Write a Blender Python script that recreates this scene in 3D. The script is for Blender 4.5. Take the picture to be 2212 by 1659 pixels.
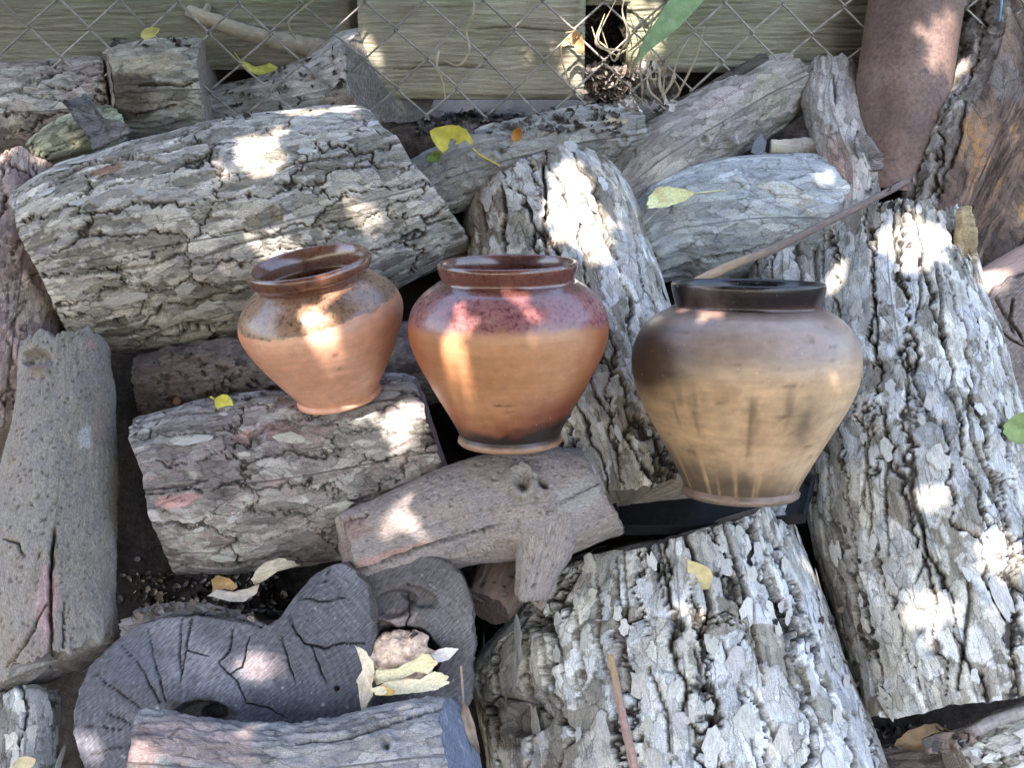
import bpy, math, random
import numpy as np
from mathutils import Vector, Matrix

# ------------------------------------------------------------------ clear
for o in list(bpy.data.objects):
    bpy.data.objects.remove(o)
rng = np.random.default_rng(7)
random.seed(7)
SC = bpy.context.scene
COL = SC.collection

# ------------------------------------------------------------------ camera
CAM = np.array([0.0, -1.434, 1.25])
PITCH = math.radians(17.0)
FPX, CX, CY = 2737.0, 1106.0, 829.5          # the photo measured on a 2212 px wide grid
FW = np.array([0, math.cos(PITCH), -math.sin(PITCH)])
RT = np.array([1.0, 0, 0])
UP = np.array([0, math.sin(PITCH), math.cos(PITCH)])
cd = bpy.data.cameras.new('camera')
cam = bpy.data.objects.new('camera', cd)
COL.objects.link(cam)
cam.location = CAM
cam.rotation_euler = (math.pi / 2 - PITCH, 0, 0)
cd.sensor_width = 36
cd.lens = 36 * FPX / 2212
cd.clip_start = 0.02
cd.clip_end = 300
SC.camera = cam

# ------------------------------------------------------------------ sky, sun, exposure
SUND = np.array([-0.30, -0.80, 1.05])
SUND /= np.linalg.norm(SUND)
w = bpy.data.worlds.new('World')
SC.world = w
w.use_nodes = True
nt = w.node_tree
bg = nt.nodes['Background']
sky = nt.nodes.new('ShaderNodeTexSky')
sky.sky_type = 'NISHITA'
sky.sun_disc = False
sky.sun_elevation = math.asin(SUND[2])
sky.sun_rotation = math.atan2(SUND[0], SUND[1])
sky.air_density = 1.0
sky.dust_density = 3.0
sky.ozone_density = 0.6
nt.links.new(sky.outputs[0], bg.inputs[0])
bg.inputs[1].default_value = 0.15
sl = bpy.data.lights.new('sun', 'SUN')
sl.energy = 2.6
sl.angle = math.radians(0.53)
sl.color = (1.0, 0.90, 0.84)
so = bpy.data.objects.new('sun', sl)
COL.objects.link(so)
so.rotation_euler = Vector(SUND).to_track_quat('Z', 'Y').to_euler()
so.location = (-1.5, -4, 5)
vs = SC.view_settings
vs.view_transform = 'Standard'
vs.look = 'None'
vs.gamma = 1.0
vs.use_curve_mapping = False
vs.exposure = 2.9
cy = SC.cycles
cy.max_bounces = 5
cy.diffuse_bounces = 3
cy.glossy_bounces = 3
cy.use_denoising = True
cy.adaptive_threshold = 0.02
cy.caustics_reflective = False
cy.caustics_refractive = False

# ------------------------------------------------------------------ pixel <-> world
SLOPE = math.tan(math.radians(45))
P0Z = 1.25 - 1.5 * math.sin(PITCH)


def ray(x, y):
    return FW + (x - CX) / FPX * RT - (y - CY) / FPX * UP


def plane_depth(x, y):
    d = ray(x, y)
    return (P0Z - CAM[2] + SLOPE * CAM[1]) / (d[2] - SLOPE * d[1])


def pt(x, y, lift=0.0):
    """a point of the pile's slope seen at x, y, brought 'lift' metres towards the viewer"""
    return CAM + ray(x, y) * (plane_depth(x, y) - lift)


def ptd(x, y, depth):
    return CAM + ray(x, y) * depth


def depth_of(p):
    return (np.asarray(p) - CAM) @ FW


def project(p):
    q = p - CAM
    d = q @ FW
    return CX + FPX * (q @ RT) / d, CY - FPX * (q @ UP) / d, d


# ------------------------------------------------------------------ noise
def _h(ix, iy, seed):
    n = (ix.astype(np.int64) * 374761393 + iy.astype(np.int64) * 668265263 + seed * 974711) & 0xffffffff
    n = ((n ^ (n >> 13)) * 1274126177) & 0xffffffff
    n = ((n ^ (n >> 16)) * 668265263) & 0xffffffff
    return ((n ^ (n >> 15)) & 0xffffff) / float(0x1000000)


def gn(x, y, seed, py=0):
    ix, iy = np.floor(x), np.floor(y)
    fx, fy = x - ix, y - iy
    u = fx * fx * fx * (fx * (fx * 6 - 15) + 10)
    v = fy * fy * fy * (fy * (fy * 6 - 15) + 10)

    def g(ax, ay):
        yy = iy + ay
        if py:
            yy = np.mod(yy, py)
        a = _h(ix + ax, yy, seed) * 6.28318
        return np.cos(a) * (fx - ax) + np.sin(a) * (fy - ay)
    a, b, c, d = g(0, 0), g(1, 0), g(0, 1), g(1, 1)
    return ((a + (b - a) * u) * (1 - v) + (c + (d - c) * u) * v) * 1.4


def fbm(x, y, seed, octv=3, py=0, ridged=False):
    t, amp, tot = 0, 1.0, 0
    for k in range(octv):
        n = gn(x, y, seed + k * 17, py)
        t = t + amp * ((1 - 2 * np.abs(n)) if ridged else n)
        tot += amp
        amp *= 0.5
        x, y, py = x * 2, y * 2, py * 2
    return t / tot


def worley(x, y, seed, py=0):
    ix, iy = np.floor(x), np.floor(y)
    f1 = np.full(x.shape, 9.0)
    f2 = np.full(x.shape, 9.0)
    rid = np.zeros(x.shape)
    ddx = np.zeros(x.shape)
    ddy = np.zeros(x.shape)
    for ax in (-1, 0, 1):
        for ay in (-1, 0, 1):
            cx, cy_ = ix + ax, iy + ay
            yy = np.mod(cy_, py) if py else cy_
            px = cx + 0.08 + 0.84 * _h(cx, yy, seed)
            pyy = cy_ + 0.08 + 0.84 * _h(cx, yy, seed + 101)
            dx, dy = x - px, y - pyy
            d = np.sqrt(dx * dx + dy * dy)
            near = d < f1
            f2 = np.where(near, f1, np.minimum(f2, d))
            rid = np.where(near, _h(cx, yy, seed + 202), rid)
            ddx = np.where(near, dx, ddx)
            ddy = np.where(near, dy, ddy)
            f1 = np.where(near, d, f1)
    return f1, f2, rid, ddx, ddy


def sst(a, b, x):
    t = np.clip((x - a) / (b - a), 0, 1)
    return t * t * (3 - 2 * t)


def lerp(a, b, t):
    return a + (b - a) * t


C3 = lambda *c: np.array(c, float)


def mixc(c1, c2, m):
    return c1 * (1 - m[..., None]) + c2 * m[..., None]


def palette(cols, r):
    """pick between colours by r in 0..1, smoothly"""
    cols = np.array(cols)
    f = np.clip(r, 0, 0.9999) * (len(cols) - 1)
    i = np.floor(f).astype(int)
    t = (f - i)[..., None]
    return cols[i] * (1 - t) + cols[i + 1] * t


# ------------------------------------------------------------------ bark relief and its own colours
GREY = [(.40, .385, .34), (.50, .48, .43), (.36, .35, .345), (.56, .54, .49), (.45, .45, .39), (.43, .40, .385)]
BLUE = [(.44, .45, .46), (.53, .54, .55), (.38, .37, .345), (.49, .47, .41), (.57, .58, .58), (.45, .42, .385)]
DARK = [(.20, .19, .18), (.27, .25, .24), (.18, .165, .165), (.30, .28, .25), (.24, .21, .21)]
PURP = [(.26, .235, .225), (.33, .31, .285), (.24, .205, .20), (.37, .35, .325), (.30, .28, .265), (.28, .215, .205)]
BARK = {
    'flaky': dict(big=(.115, .036), fw=.055, fd=.0042, mid=(.050, .0145), md=.0011, small=(.014, .0075), lev=.0013, tilt=.0006,
                  thr=.40, top=GREY, under=[(.20, .19, .16), (.27, .26, .22), (.16, .15, .14)], fis=(.06, .05, .043), lump=.006),
    'flaky_dim': dict(big=(.10, .034), fw=.06, fd=.0042, mid=(.034, .018), md=.0011, small=(.012, .007), lev=.0013, tilt=.0005,
                      thr=.46, top=PURP, under=[(.17, .15, .145), (.24, .21, .20), (.15, .125, .12)], fis=(.055, .046, .04), lump=.006),
    'plated': dict(big=(.45, .034), fw=.105, fd=.0065, mid=(.040, .022), md=.0009, small=(.017, .009), lev=.0010, tilt=.00015,
                   thr=.37, top=BLUE, under=[(.21, .195, .17), (.29, .27, .23), (.17, .155, .14)], fis=(.035, .030, .026), lump=.004),
    'furrow': dict(big=(.60, .046), fw=.10, fd=.0075, mid=(.050, .030), md=.0011, small=(.019, .010), lev=.0008, tilt=.0001,
                   thr=.31, top=BLUE, under=[(.21, .195, .17), (.29, .27, .23), (.17, .155, .14)], fis=(.032, .028, .024), lump=.004),
    'plated_dark': dict(big=(.40, .034), fw=.10, fd=.006, mid=(.036, .020), md=.0009, small=(.015, .009), lev=.0011, tilt=.0002,
                        thr=.52, top=[(.30, .29, .27), (.37, .36, .34), (.25, .24, .24), (.40, .40, .38)],
                        under=[(.16, .15, .135), (.22, .205, .18), (.13, .12, .11)], fis=(.04, .034, .03), lump=.006),
}


def relief(style, s, th, C, seed):
    """height in metres and base colour of a wooden surface at length s, angle th"""
    def per(lc):
        return max(2, int(round(C / lc)))
    v = np.mod(th / (2 * math.pi), 1.0)

    def N(ls, lc, sd, octv=3, ridged=False):
        k = per(lc)
        return fbm(s / ls, v * k, seed + sd, octv, k, ridged)
    if style in BARK:
        p = BARK[style]
        wx = N(.05, .05, 1, 4)
        wy = N(.045, .04, 2, 4)
        wf = N(.010, .009, 3, 4)

        def W(lsz, lcz, sd, amt, jg=.26):
            k = per(lcz)
            return worley((s + amt * .5 * lsz * wx + .16 * lsz * wf) / lsz, v * k + amt * wy * .55 + jg * wf, seed + sd, k)
        b = W(p['big'][0], p['big'][1], 11, .9, .10)
        m = W(p['mid'][0], p['mid'][1], 12, .7)
        q = W(p['small'][0], p['small'][1], 13, .5)
        eb, em, eq = b[1] - b[0], m[1] - m[0], q[1] - q[0]
        fw = p['fw'] * (0.45 + 1.1 * sst(-.35, .4, N(.13, .08, 4, 2)))
        fis = 1 - sst(0.30, 1, eb / np.maximum(fw, 1e-3))
        crack = (1 - sst(0.0, .075, em)) * sst(-.25, .15, N(.06, .04, 15, 2))
        val = m[2] * .62 + b[2] * .16 + q[2] * .22 + .16 * N(.04, .02, 5, 4) + .02
        top = sst(p['thr'] - .012, p['thr'] + .012, val)
        fib = N(.028, .0035, 6, 3, True)
        h = (p['lev'] * top + p['lev'] * .5 * (m[2] - .5) + p['tilt'] * (m[4] * (.4 + m[2]) + .6 * m[3] * (q[2] - .3))
             + .0006 * (q[2] - .5) * (.25 + .75 * (1 - top)) - p['fd'] * fis - p['md'] * crack * (.3 + .7 * top) - .0005 * (1 - sst(0, .12, eq))
             + .0006 * fib * (1 - top) + .0003 * N(.006, .005, 7, 2) + p['lump'] * N(.12, .10, 8, 2))
        ct = palette(p['top'], np.mod(m[2] * 3.7 + .25 * q[2] + .22 * wx, 1.0))
        ct = ct * (1 + .22 * N(.02, .012, 9, 3)[..., None]) * (.88 + .24 * q[2])[..., None]
        cu = palette(p['under'], np.clip(.5 + .8 * N(.025, .008, 10, 3), 0, 1))
        col = mixc(cu, ct, top)
        col = mixc(col, C3(*p['fis']), np.clip(fis * .95 + crack * .38, 0, 1))
        ls = sst(.25, .42, N(.035, .03, 14, 4))            # lichen
        col = mixc(col, C3(.50, .49, .42), ls * .4 * top)
        return h, np.clip(col, .02, .8)
    if style == 'smooth':
        pit = worley(s / .011, v * per(.0065), seed + 3, per(.0065))
        pm = (1 - sst(.10, .24, pit[0])) * (pit[2] > .62)
        h = .0009 * N(.03, .0045, 1, 3) + .0028 * N(.10, .06, 2, 3) + .0007 * N(.006, .003, 4, 2) - .0016 * pm
        g = np.clip(.5 + .9 * N(.07, .03, 5, 4), 0, 1)
        col = palette([(.23, .215, .20), (.30, .285, .27), (.26, .255, .26), (.34, .33, .31)], g)
        col = mixc(col, C3(.17, .145, .13), pm * .7)
        col = col * (1 + .3 * N(.012, .004, 6, 3)[..., None])
        return h, col
    if style == 'corky':
        f = N(.045, .012, 1, 4, True)
        h = .0032 * f + .004 * N(.09, .05, 2, 3) + .0016 * N(.012, .006, 3, 3)
        g = np.clip(.45 + .5 * f + .5 * N(.04, .03, 5, 3), 0, 1)
        col = palette([(.15, .135, .125), (.25, .235, .22), (.33, .32, .30), (.38, .37, .33)], g)
        return h, col
    if style == 'bluebark':
        f = N(.05, .014, 1, 4, True)
        pl = worley(s / .07 + .5 * N(.05, .05, 8), v * per(.03) + .5 * N(.05, .04, 9), seed + 4, per(.03))
        h = .0025 * f + .003 * (pl[2] - .5) - .0014 * (1 - sst(0, .08, pl[1] - pl[0])) + .005 * N(.09, .05, 2, 3) + .0012 * N(.010, .005, 3, 3)
        g = np.clip(.45 + .45 * f + .4 * (pl[2] - .5) + .3 * N(.04, .03, 5, 3), 0, 1)
        col = palette([(.16, .155, .15), (.25, .26, .27), (.34, .36, .37), (.40, .41, .39)], g)
        return h, col
    if style == 'fibre':
        f = N(.11, .0065, 1, 4, True)
        h = .0022 * f + .004 * N(.10, .04, 2, 3) + .0008 * N(.012, .003, 3, 2)
        g = np.clip(.45 + .5 * f + .45 * N(.06, .02, 5, 3), 0, 1)
        col = palette([(.18, .15, .13), (.29, .26, .23), (.37, .345, .31), (.30, .25, .22)], g)
        return h, col
    if style == 'rot':
        f = N(.04, .016, 1, 4, True)
        h = .006 * f + .006 * N(.05, .03, 2, 4) + .002 * N(.010, .006, 3, 3)
        g = np.clip(.4 + .5 * f + .4 * N(.03, .02, 5, 3), 0, 1)
        col = palette([(.075, .062, .056), (.12, .10, .095), (.17, .15, .14)], g)
        return h, col
    raise ValueError(style)


# ------------------------------------------------------------------ materials
def newmat(name):
    m = bpy.data.materials.new(name)
    m.use_nodes = True
    t = m.node_tree
    return m, t, t.nodes['Principled BSDF']


def nd(t, typ, **kw):
    n = t.nodes.new(typ)
    for k, v in kw.items():
        setattr(n, k, v)
    return n


def noise_node(t, vec, scale, detail=4, rough=.6, stretch=(1, 1, 1)):
    mp = nd(t, 'ShaderNodeMapping')
    mp.inputs['Scale'].default_value = stretch
    t.links.new(vec, mp.inputs[0])
    n = nd(t, 'ShaderNodeTexNoise')
    n.inputs['Scale'].default_value = scale
    n.inputs['Detail'].default_value = detail
    n.inputs['Roughness'].default_value = rough
    t.links.new(mp.outputs[0], n.inputs['Vector'])
    return n.outputs['Fac']


def maprange(t, v, a, b, c, d):
    n = nd(t, 'ShaderNodeMapRange')
    n.inputs[1].default_value, n.inputs[2].default_value = a, b
    n.inputs[3].default_value, n.inputs[4].default_value = c, d
    t.links.new(v, n.inputs[0])
    return n.outputs[0]


def scale_col(t, colsock, facsock):
    n = nd(t, 'ShaderNodeVectorMath', operation='SCALE')
    t.links.new(colsock, n.inputs[0])
    t.links.new(facsock, n.inputs['Scale'])
    return n.outputs[0]


def mathn(t, op, a, b=None):
    n = nd(t, 'ShaderNodeMath', operation=op)
    for i, v in enumerate((a, b)):
        if v is None:
            continue
        if isinstance(v, (int, float)):
            n.inputs[i].default_value = v
        else:
            t.links.new(v, n.inputs[i])
    return n.outputs[0]


def wood_mat(name, stretch=(1, 4, 1), scale=220, amt=(.62, 1.38), bump=.5, rough=.88, spec=.25, dist=.0012, turn=0.0):
    """colour comes from the mesh's Col attribute; grain and pores follow the surface coordinate tc"""
    m, t, b = newmat(name)
    a = nd(t, 'ShaderNodeAttribute', attribute_name='Col')
    tc = nd(t, 'ShaderNodeAttribute', attribute_name='tc')
    vec = tc.outputs['Vector']
    if turn:
        mp = nd(t, 'ShaderNodeMapping')
        mp.inputs['Rotation'].default_value = (0, 0, turn)
        t.links.new(vec, mp.inputs[0])
        vec = mp.outputs[0]
    n1 = noise_node(t, vec, scale, 6, .68, stretch)
    n2 = noise_node(t, tc.outputs['Vector'], scale * 3.1, 3, .6, (1, 1.6, 1))
    f = mathn(t, 'MULTIPLY', maprange(t, n1, .30, .70, amt[0], amt[1]), maprange(t, n2, .3, .7, .84, 1.16))
    t.links.new(scale_col(t, a.outputs['Color'], f), b.inputs['Base Color'])
    b.inputs['Roughness'].default_value = rough
    b.inputs['Specular IOR Level'].default_value = spec
    bp = nd(t, 'ShaderNodeBump')
    bp.inputs['Strength'].default_value = bump
    bp.inputs['Distance'].default_value = dist
    t.links.new(mathn(t, 'ADD', n1, mathn(t, 'MULTIPLY', n2, .5)), bp.inputs['Height'])
    t.links.new(bp.outputs[0], b.inputs['Normal'])
    return m


def bark_mat(name, cell=(.026, .0080), rough=.9):
    """bark: Col from the mesh, plus the small flakes, hair cracks and fibres too fine for the mesh"""
    m, t, b = newmat(name)
    a = nd(t, 'ShaderNodeAttribute', attribute_name='Col')
    tc = nd(t, 'ShaderNodeAttribute', attribute_name='tc').outputs['Vector']
    wn = nd(t, 'ShaderNodeTexNoise')
    wn.inputs['Scale'].default_value = 130
    wn.inputs['Detail'].default_value = 5
    wn.inputs['Roughness'].default_value = .65
    t.links.new(tc, wn.inputs['Vector'])
    off = nd(t, 'ShaderNodeVectorMath', operation='MULTIPLY_ADD')
    off.inputs[1].default_value = (.016, .008, 0)
    t.links.new(wn.outputs['Color'], off.inputs[0])
    t.links.new(tc, off.inputs[2])

    def vor(sx, sy, feat):
        mp = nd(t, 'ShaderNodeMapping')
        mp.inputs['Scale'].default_value = (1 / sx, 1 / sy, 1)
        t.links.new(off.outputs[0], mp.inputs[0])
        v = nd(t, 'ShaderNodeTexVoronoi', feature=feat)
        v.inputs['Scale'].default_value = 1
        t.links.new(mp.outputs[0], v.inputs['Vector'])
        return v
    v1, e1 = vor(*cell, 'F1'), vor(*cell, 'DISTANCE_TO_EDGE')
    v2 = vor(cell[0] * 2.3, cell[1] * 2.1, 'F1')
    e2 = vor(cell[0] * 2.3, cell[1] * 2.1, 'DISTANCE_TO_EDGE')
    r1 = nd(t, 'ShaderNodeSeparateColor')
    t.links.new(v1.outputs['Color'], r1.inputs[0])
    r2 = nd(t, 'ShaderNodeSeparateColor')
    t.links.new(v2.outputs['Color'], r2.inputs[0])
    c1 = maprange(t, e1.outputs['Distance'], .0, .06, 0, 1)
    c2 = maprange(t, e2.outputs['Distance'], .0, .035, 0, 1)
    n1 = noise_node(t, tc, 260, 6, .7, (1, 3.5, 1))
    n2_ = noise_node(t, tc, 900, 3, .6)
    # hair cracks are only open where a second noise lets them
    op = maprange(t, noise_node(t, tc, 38, 3, .6), .42, .62, 1, 0)
    c1o = mathn(t, 'MAXIMUM', c1, op)
    op2 = maprange(t, noise_node(t, tc, 26, 3, .6), .46, .60, 1, 0)
    c2 = mathn(t, 'MAXIMUM', c2, op2)
    f = mathn(t, 'MULTIPLY', maprange(t, r1.outputs[0], 0, 1, .74, 1.22), maprange(t, r2.outputs[1], 0, 1, .82, 1.16))
    f = mathn(t, 'MULTIPLY', f, maprange(t, n1, .3, .7, .62, 1.36))
    f = mathn(t, 'MULTIPLY', f, maprange(t, n2_, .3, .7, .70, 1.30))
    f = mathn(t, 'MULTIPLY', f, maprange(t, c2, 0, 1, .45, 1))  # both crack sets carry shade in the colour besides dark inner bark
    f = mathn(t, 'MULTIPLY', f, maprange(t, c1o, 0, 1, .55, 1))
    t.links.new(scale_col(t, a.outputs['Color'], f), b.inputs['Base Color'])
    b.inputs['Roughness'].default_value = rough
    b.inputs['Specular IOR Level'].default_value = .2
    h = mathn(t, 'ADD', mathn(t, 'MULTIPLY', r1.outputs[0], .7), mathn(t, 'MULTIPLY', r2.outputs[1], .9))
    h = mathn(t, 'ADD', h, mathn(t, 'MULTIPLY', c2, .9))
    h = mathn(t, 'ADD', h, mathn(t, 'MULTIPLY', c1o, .5))
    h = mathn(t, 'ADD', h, mathn(t, 'ADD', mathn(t, 'MULTIPLY', n1, 1.1), mathn(t, 'MULTIPLY', n2_, .35)))
    bp = nd(t, 'ShaderNodeBump')
    bp.inputs['Strength'].default_value = .8
    bp.inputs['Distance'].default_value = .0013
    t.links.new(h, bp.inputs['Height'])
    t.links.new(bp.outputs[0], b.inputs['Normal'])
    return m


M_BARK = bark_mat('bark')
M_ROT = wood_mat('rotten_bark', (1, 2.5, 1), 170, (.5, 1.5), .9, .9, .2, .002)
M_SMOOTH = wood_mat('smooth_bark', (1, 2.6, 1), 260, (.52, 1.5), .9, .88, dist=.0016)
M_WOOD = wood_mat('weathered_wood', (.25, 5, 1), 200, (.62, 1.36), .5, .8)
M_END = wood_mat('end_grain', (.40, 2.6, 1), 240, (.38, 1.75), .5, .8, turn=.8)
M_SOIL = wood_mat('soil', (1, 1, 1), 120, (.45, 1.6), .9, .95, .1, .0025)


def plain_mat(name, col, rough=.6, var=.25, scale=60, bump=.2, spec=.4, trans=0.0, rand=0.0):
    m, t, b = newmat(name)
    g = nd(t, 'ShaderNodeTexCoord')
    n1 = noise_node(t, g.outputs['Object'], scale, 5, .65)
    rgb = nd(t, 'ShaderNodeRGB')
    rgb.outputs[0].default_value = (*col, 1)
    f = maprange(t, n1, .3, .7, 1 - var, 1 + var)
    if rand:
        oi = nd(t, 'ShaderNodeObjectInfo')
        f = mathn(t, 'MULTIPLY', f, maprange(t, oi.outputs['Random'], 0, 1, 1 - rand, 1 + rand))
    c = scale_col(t, rgb.outputs[0], f)
    t.links.new(c, b.inputs['Base Color'])
    b.inputs['Roughness'].default_value = rough
    b.inputs['Specular IOR Level'].default_value = spec
    bp = nd(t, 'ShaderNodeBump')
    bp.inputs['Strength'].default_value = bump
    bp.inputs['Distance'].default_value = .001
    t.links.new(n1, bp.inputs['Height'])
    t.links.new(bp.outputs[0], b.inputs['Normal'])
    if trans:
        tr = nd(t, 'ShaderNodeBsdfTranslucent')
        t.links.new(c, tr.inputs[0])
        mx = nd(t, 'ShaderNodeMixShader')
        mx.inputs[0].default_value = trans
        t.links.new(b.outputs[0], mx.inputs[1])
        t.links.new(tr.outputs[0], mx.inputs[2])
        t.links.new(mx.outputs[0], t.nodes['Material Output'].inputs[0])
    return m


def plate_mat():
    m, t, b = newmat('loose_bark')
    oi = nd(t, 'ShaderNodeObjectInfo')
    g = nd(t, 'ShaderNodeTexCoord')
    r = nd(t, 'ShaderNodeValToRGB')
    el = r.color_ramp.elements
    cols = [(.40, .385, .35), (.50, .50, .49), (.43, .42, .37), (.55, .55, .54), (.46, .44, .39), (.41, .40, .40)]
    el[0].position = 0
    el[0].color = (*cols[0], 1)
    el[1].position = 1
    el[1].color = (*cols[-1], 1)
    for i in range(1, 5):
        e = el.new(i / 5)
        e.color = (*cols[i], 1)
    t.links.new(oi.outputs['Random'], r.inputs[0])
    n1 = noise_node(t, g.outputs['Object'], 3.0, 6, .7, (1, 3, 1))
    n2 = noise_node(t, g.outputs['Object'], 11.0, 4, .7)
    f = mathn(t, 'MULTIPLY', maprange(t, n1, .3, .7, .62, 1.3), maprange(t, n2, .3, .7, .8, 1.2))
    t.links.new(scale_col(t, r.outputs[0], f), b.inputs['Base Color'])
    b.inputs['Roughness'].default_value = .9
    b.inputs['Specular IOR Level'].default_value = .2
    bp = nd(t, 'ShaderNodeBump')
    bp.inputs['Strength'].default_value = .6
    bp.inputs['Distance'].default_value = .0012
    t.links.new(mathn(t, 'ADD', n1, n2), bp.inputs['Height'])
    t.links.new(bp.outputs[0], b.inputs['Normal'])
    return m


M_PLATE = plate_mat()


# ------------------------------------------------------------------ objects
def empty(name, loc, label=None, cat=None, group=None, rot=None):
    o = bpy.data.objects.new(name, None)
    COL.objects.link(o)
    o.empty_display_size = .05
    o.location = loc
    if rot is not None:
        o.matrix_world = rot
    tag(o, label, cat, group)
    return o


def tag(o, label=None, cat=None, group=None, kind=None):
    for k, v in (('label', label), ('category', cat), ('group', group), ('kind', kind)):
        if v:
            o[k] = v
    return o


def mesh(name, v, faces, mat, parent=None, col=None, tc=None, smooth=True, extra=None, origin=None):
    """numpy arrays -> one mesh object; with a parent, v is given in the parent's frame unless origin (world) is set"""
    v = np.asarray(v, float).reshape(-1, 3)
    if origin is not None:
        v = v - np.asarray(origin)
    me = bpy.data.meshes.new(name)
    if not isinstance(faces, (list, tuple)):
        faces = [faces]
    faces = [np.asarray(f, np.int32) for f in faces if len(f)]
    loops = np.concatenate([f.ravel() for f in faces])
    tot = np.concatenate([np.full(len(f), f.shape[1], np.int32) for f in faces])
    start = np.concatenate([[0], np.cumsum(tot)[:-1]]).astype(np.int32)
    me.vertices.add(len(v))
    me.vertices.foreach_set('co', v.astype(np.float32).ravel())
    me.loops.add(len(loops))
    me.loops.foreach_set('vertex_index', loops)
    me.polygons.add(len(tot))
    me.polygons.foreach_set('loop_start', start)
    me.polygons.foreach_set('loop_total', tot)
    me.polygons.foreach_set('use_smooth', np.full(len(tot), smooth))
    me.update(calc_edges=True)
    if col is not None:
        a = me.attributes.new('Col', 'FLOAT_COLOR', 'POINT')
        c = np.ones((len(v), 4), np.float32)
        c[:, :3] = np.broadcast_to(col, (len(v), 3)) if np.ndim(col) == 1 else np.asarray(col).reshape(-1, 3)
        a.data.foreach_set('color', c.ravel())
    if tc is not None:
        a = me.attributes.new('tc', 'FLOAT_VECTOR', 'POINT')
        a.data.foreach_set('vector', np.asarray(tc, np.float32).ravel())
    for k, arr in (extra or {}).items():
        a = me.attributes.new(k, 'FLOAT', 'POINT')
        a.data.foreach_set('value', np.asarray(arr, np.float32).ravel())
    me.materials.append(mat)
    o = bpy.data.objects.new(name, me)
    COL.objects.link(o)
    if parent is not None:
        o.parent = parent
    elif origin is not None:
        o.location = origin
    return o


def grid_faces(nu, nv, wrap=False, flip=False):
    i = np.arange(nu - 1)[:, None]
    j = np.arange(nv if wrap else nv - 1)[None, :]
    a = i * nv + j
    b = i * nv + (j + 1) % nv
    c = (i + 1) * nv + (j + 1) % nv
    d = (i + 1) * nv + j
    f = np.stack([a, b, c, d] if not flip else [d, c, b, a], -1).reshape(-1, 4)
    return f


def catmull(P, n):
    P = np.asarray(P, float)
    Q = np.vstack([2 * P[0] - P[1], P, 2 * P[-1] - P[-2]])
    k = len(P) - 1
    t = np.linspace(0, k, n)
    i = np.minimum(t.astype(int), k - 1)
    f = (t - i)[:, None]
    a, b, c, d = Q[i], Q[i + 1], Q[i + 2], Q[i + 3]
    return .5 * (2 * b + (c - a) * f + (2 * a - 5 * b + 4 * c - d) * f ** 2 + (3 * b - a - 3 * c + d) * f ** 3)


def segdist(x, y, poly):
    """distance to a polyline, and how far along it (0..1)"""
    best = np.full(x.shape, 1e9)
    al = np.zeros(x.shape)
    n = len(poly) - 1
    for k in range(n):
        (ax, ay), (bx, by) = poly[k], poly[k + 1]
        dx, dy = bx - ax, by - ay
        t = np.clip(((x - ax) * dx + (y - ay) * dy) / (dx * dx + dy * dy + 1e-9), 0, 1)
        d = np.hypot(x - ax - t * dx, y - ay - t * dy)
        m = d < best
        best = np.where(m, d, best)
        al = np.where(m, (k + t) / n, al)
    return best, al


def sculpt(pos, out, col, ops, seed=0):
    """carve cracks and holes, raise knots and lay on patches of bare wood"""
    if not ops:
        return pos, col
    x, y, d = project(pos)
    face = (out * (CAM - pos)).sum(-1) > 0
    wx = x + 5 * fbm(x / 30, y / 30, 901 + seed, 3)
    wy = y + 5 * fbm(x / 30, y / 30, 955 + seed, 3)
    dh = np.zeros(x.shape)
    for op in ops:
        k = op[0]
        if k == 'crack':
            _, poly, wd, dep = op[:4]
            dd, al = segdist(wx, wy, poly)
            wl = wd * (.35 + .65 * np.sin(np.clip(al, .02, .98) * math.pi) ** .6)
            g = (1 - sst(.25, 1.0, dd / wl)) * face
            dh -= dep * g
            col = mixc(col, C3(.035, .030, .026), g * .6)      # crack shade put into the colour, over dirt and old inner bark
        elif k == 'bump' or k == 'hole':
            _, bx, by, rx, ry, rot, hh = op[:7]
            c, s_ = math.cos(math.radians(rot)), math.sin(math.radians(rot))
            qx = ((wx - bx) * c - (wy - by) * s_) / rx
            qy = ((wx - bx) * s_ + (wy - by) * c) / ry
            r = np.hypot(qx, qy)
            g = np.exp(-r * r * 1.6) if k == 'bump' else 1 - sst(.75, 1.05, r)
            dh += hh * g * face
        elif k == 'knot':
            _, bx, by, r0, hh = op[:5]
            r = np.hypot(wx - bx, wy - by) / r0
            dh += hh * (np.exp(-(r - .75) ** 2 * 12) - .9 * np.exp(-r * r * 9) + .18 * np.cos(r * 22) * np.exp(-r * r * 1.2)) * face
        elif k == 'paint':
            _, bx, by, rx, ry, rot, cc, am = op[:8]
            c, s_ = math.cos(math.radians(rot)), math.sin(math.radians(rot))
            qx = ((x - bx) * c - (y - by) * s_) / rx
            qy = ((x - bx) * s_ + (y - by) * c) / ry
            r = np.hypot(qx, qy) + .55 * fbm(qx * 2.2, qy * 2.2, int(bx) + seed, 4)
            g = (1 - sst(.7, 1.05, r)) * am * face
            cc = C3(*cc)
            n = 1 + .35 * fbm(qx * 9, qy * 3, 77, 3)
            col = col * (1 - g[..., None]) + (cc * n[..., None]) * g[..., None]
    return pos + out * dh[..., None], col


LOGS = {}


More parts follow.
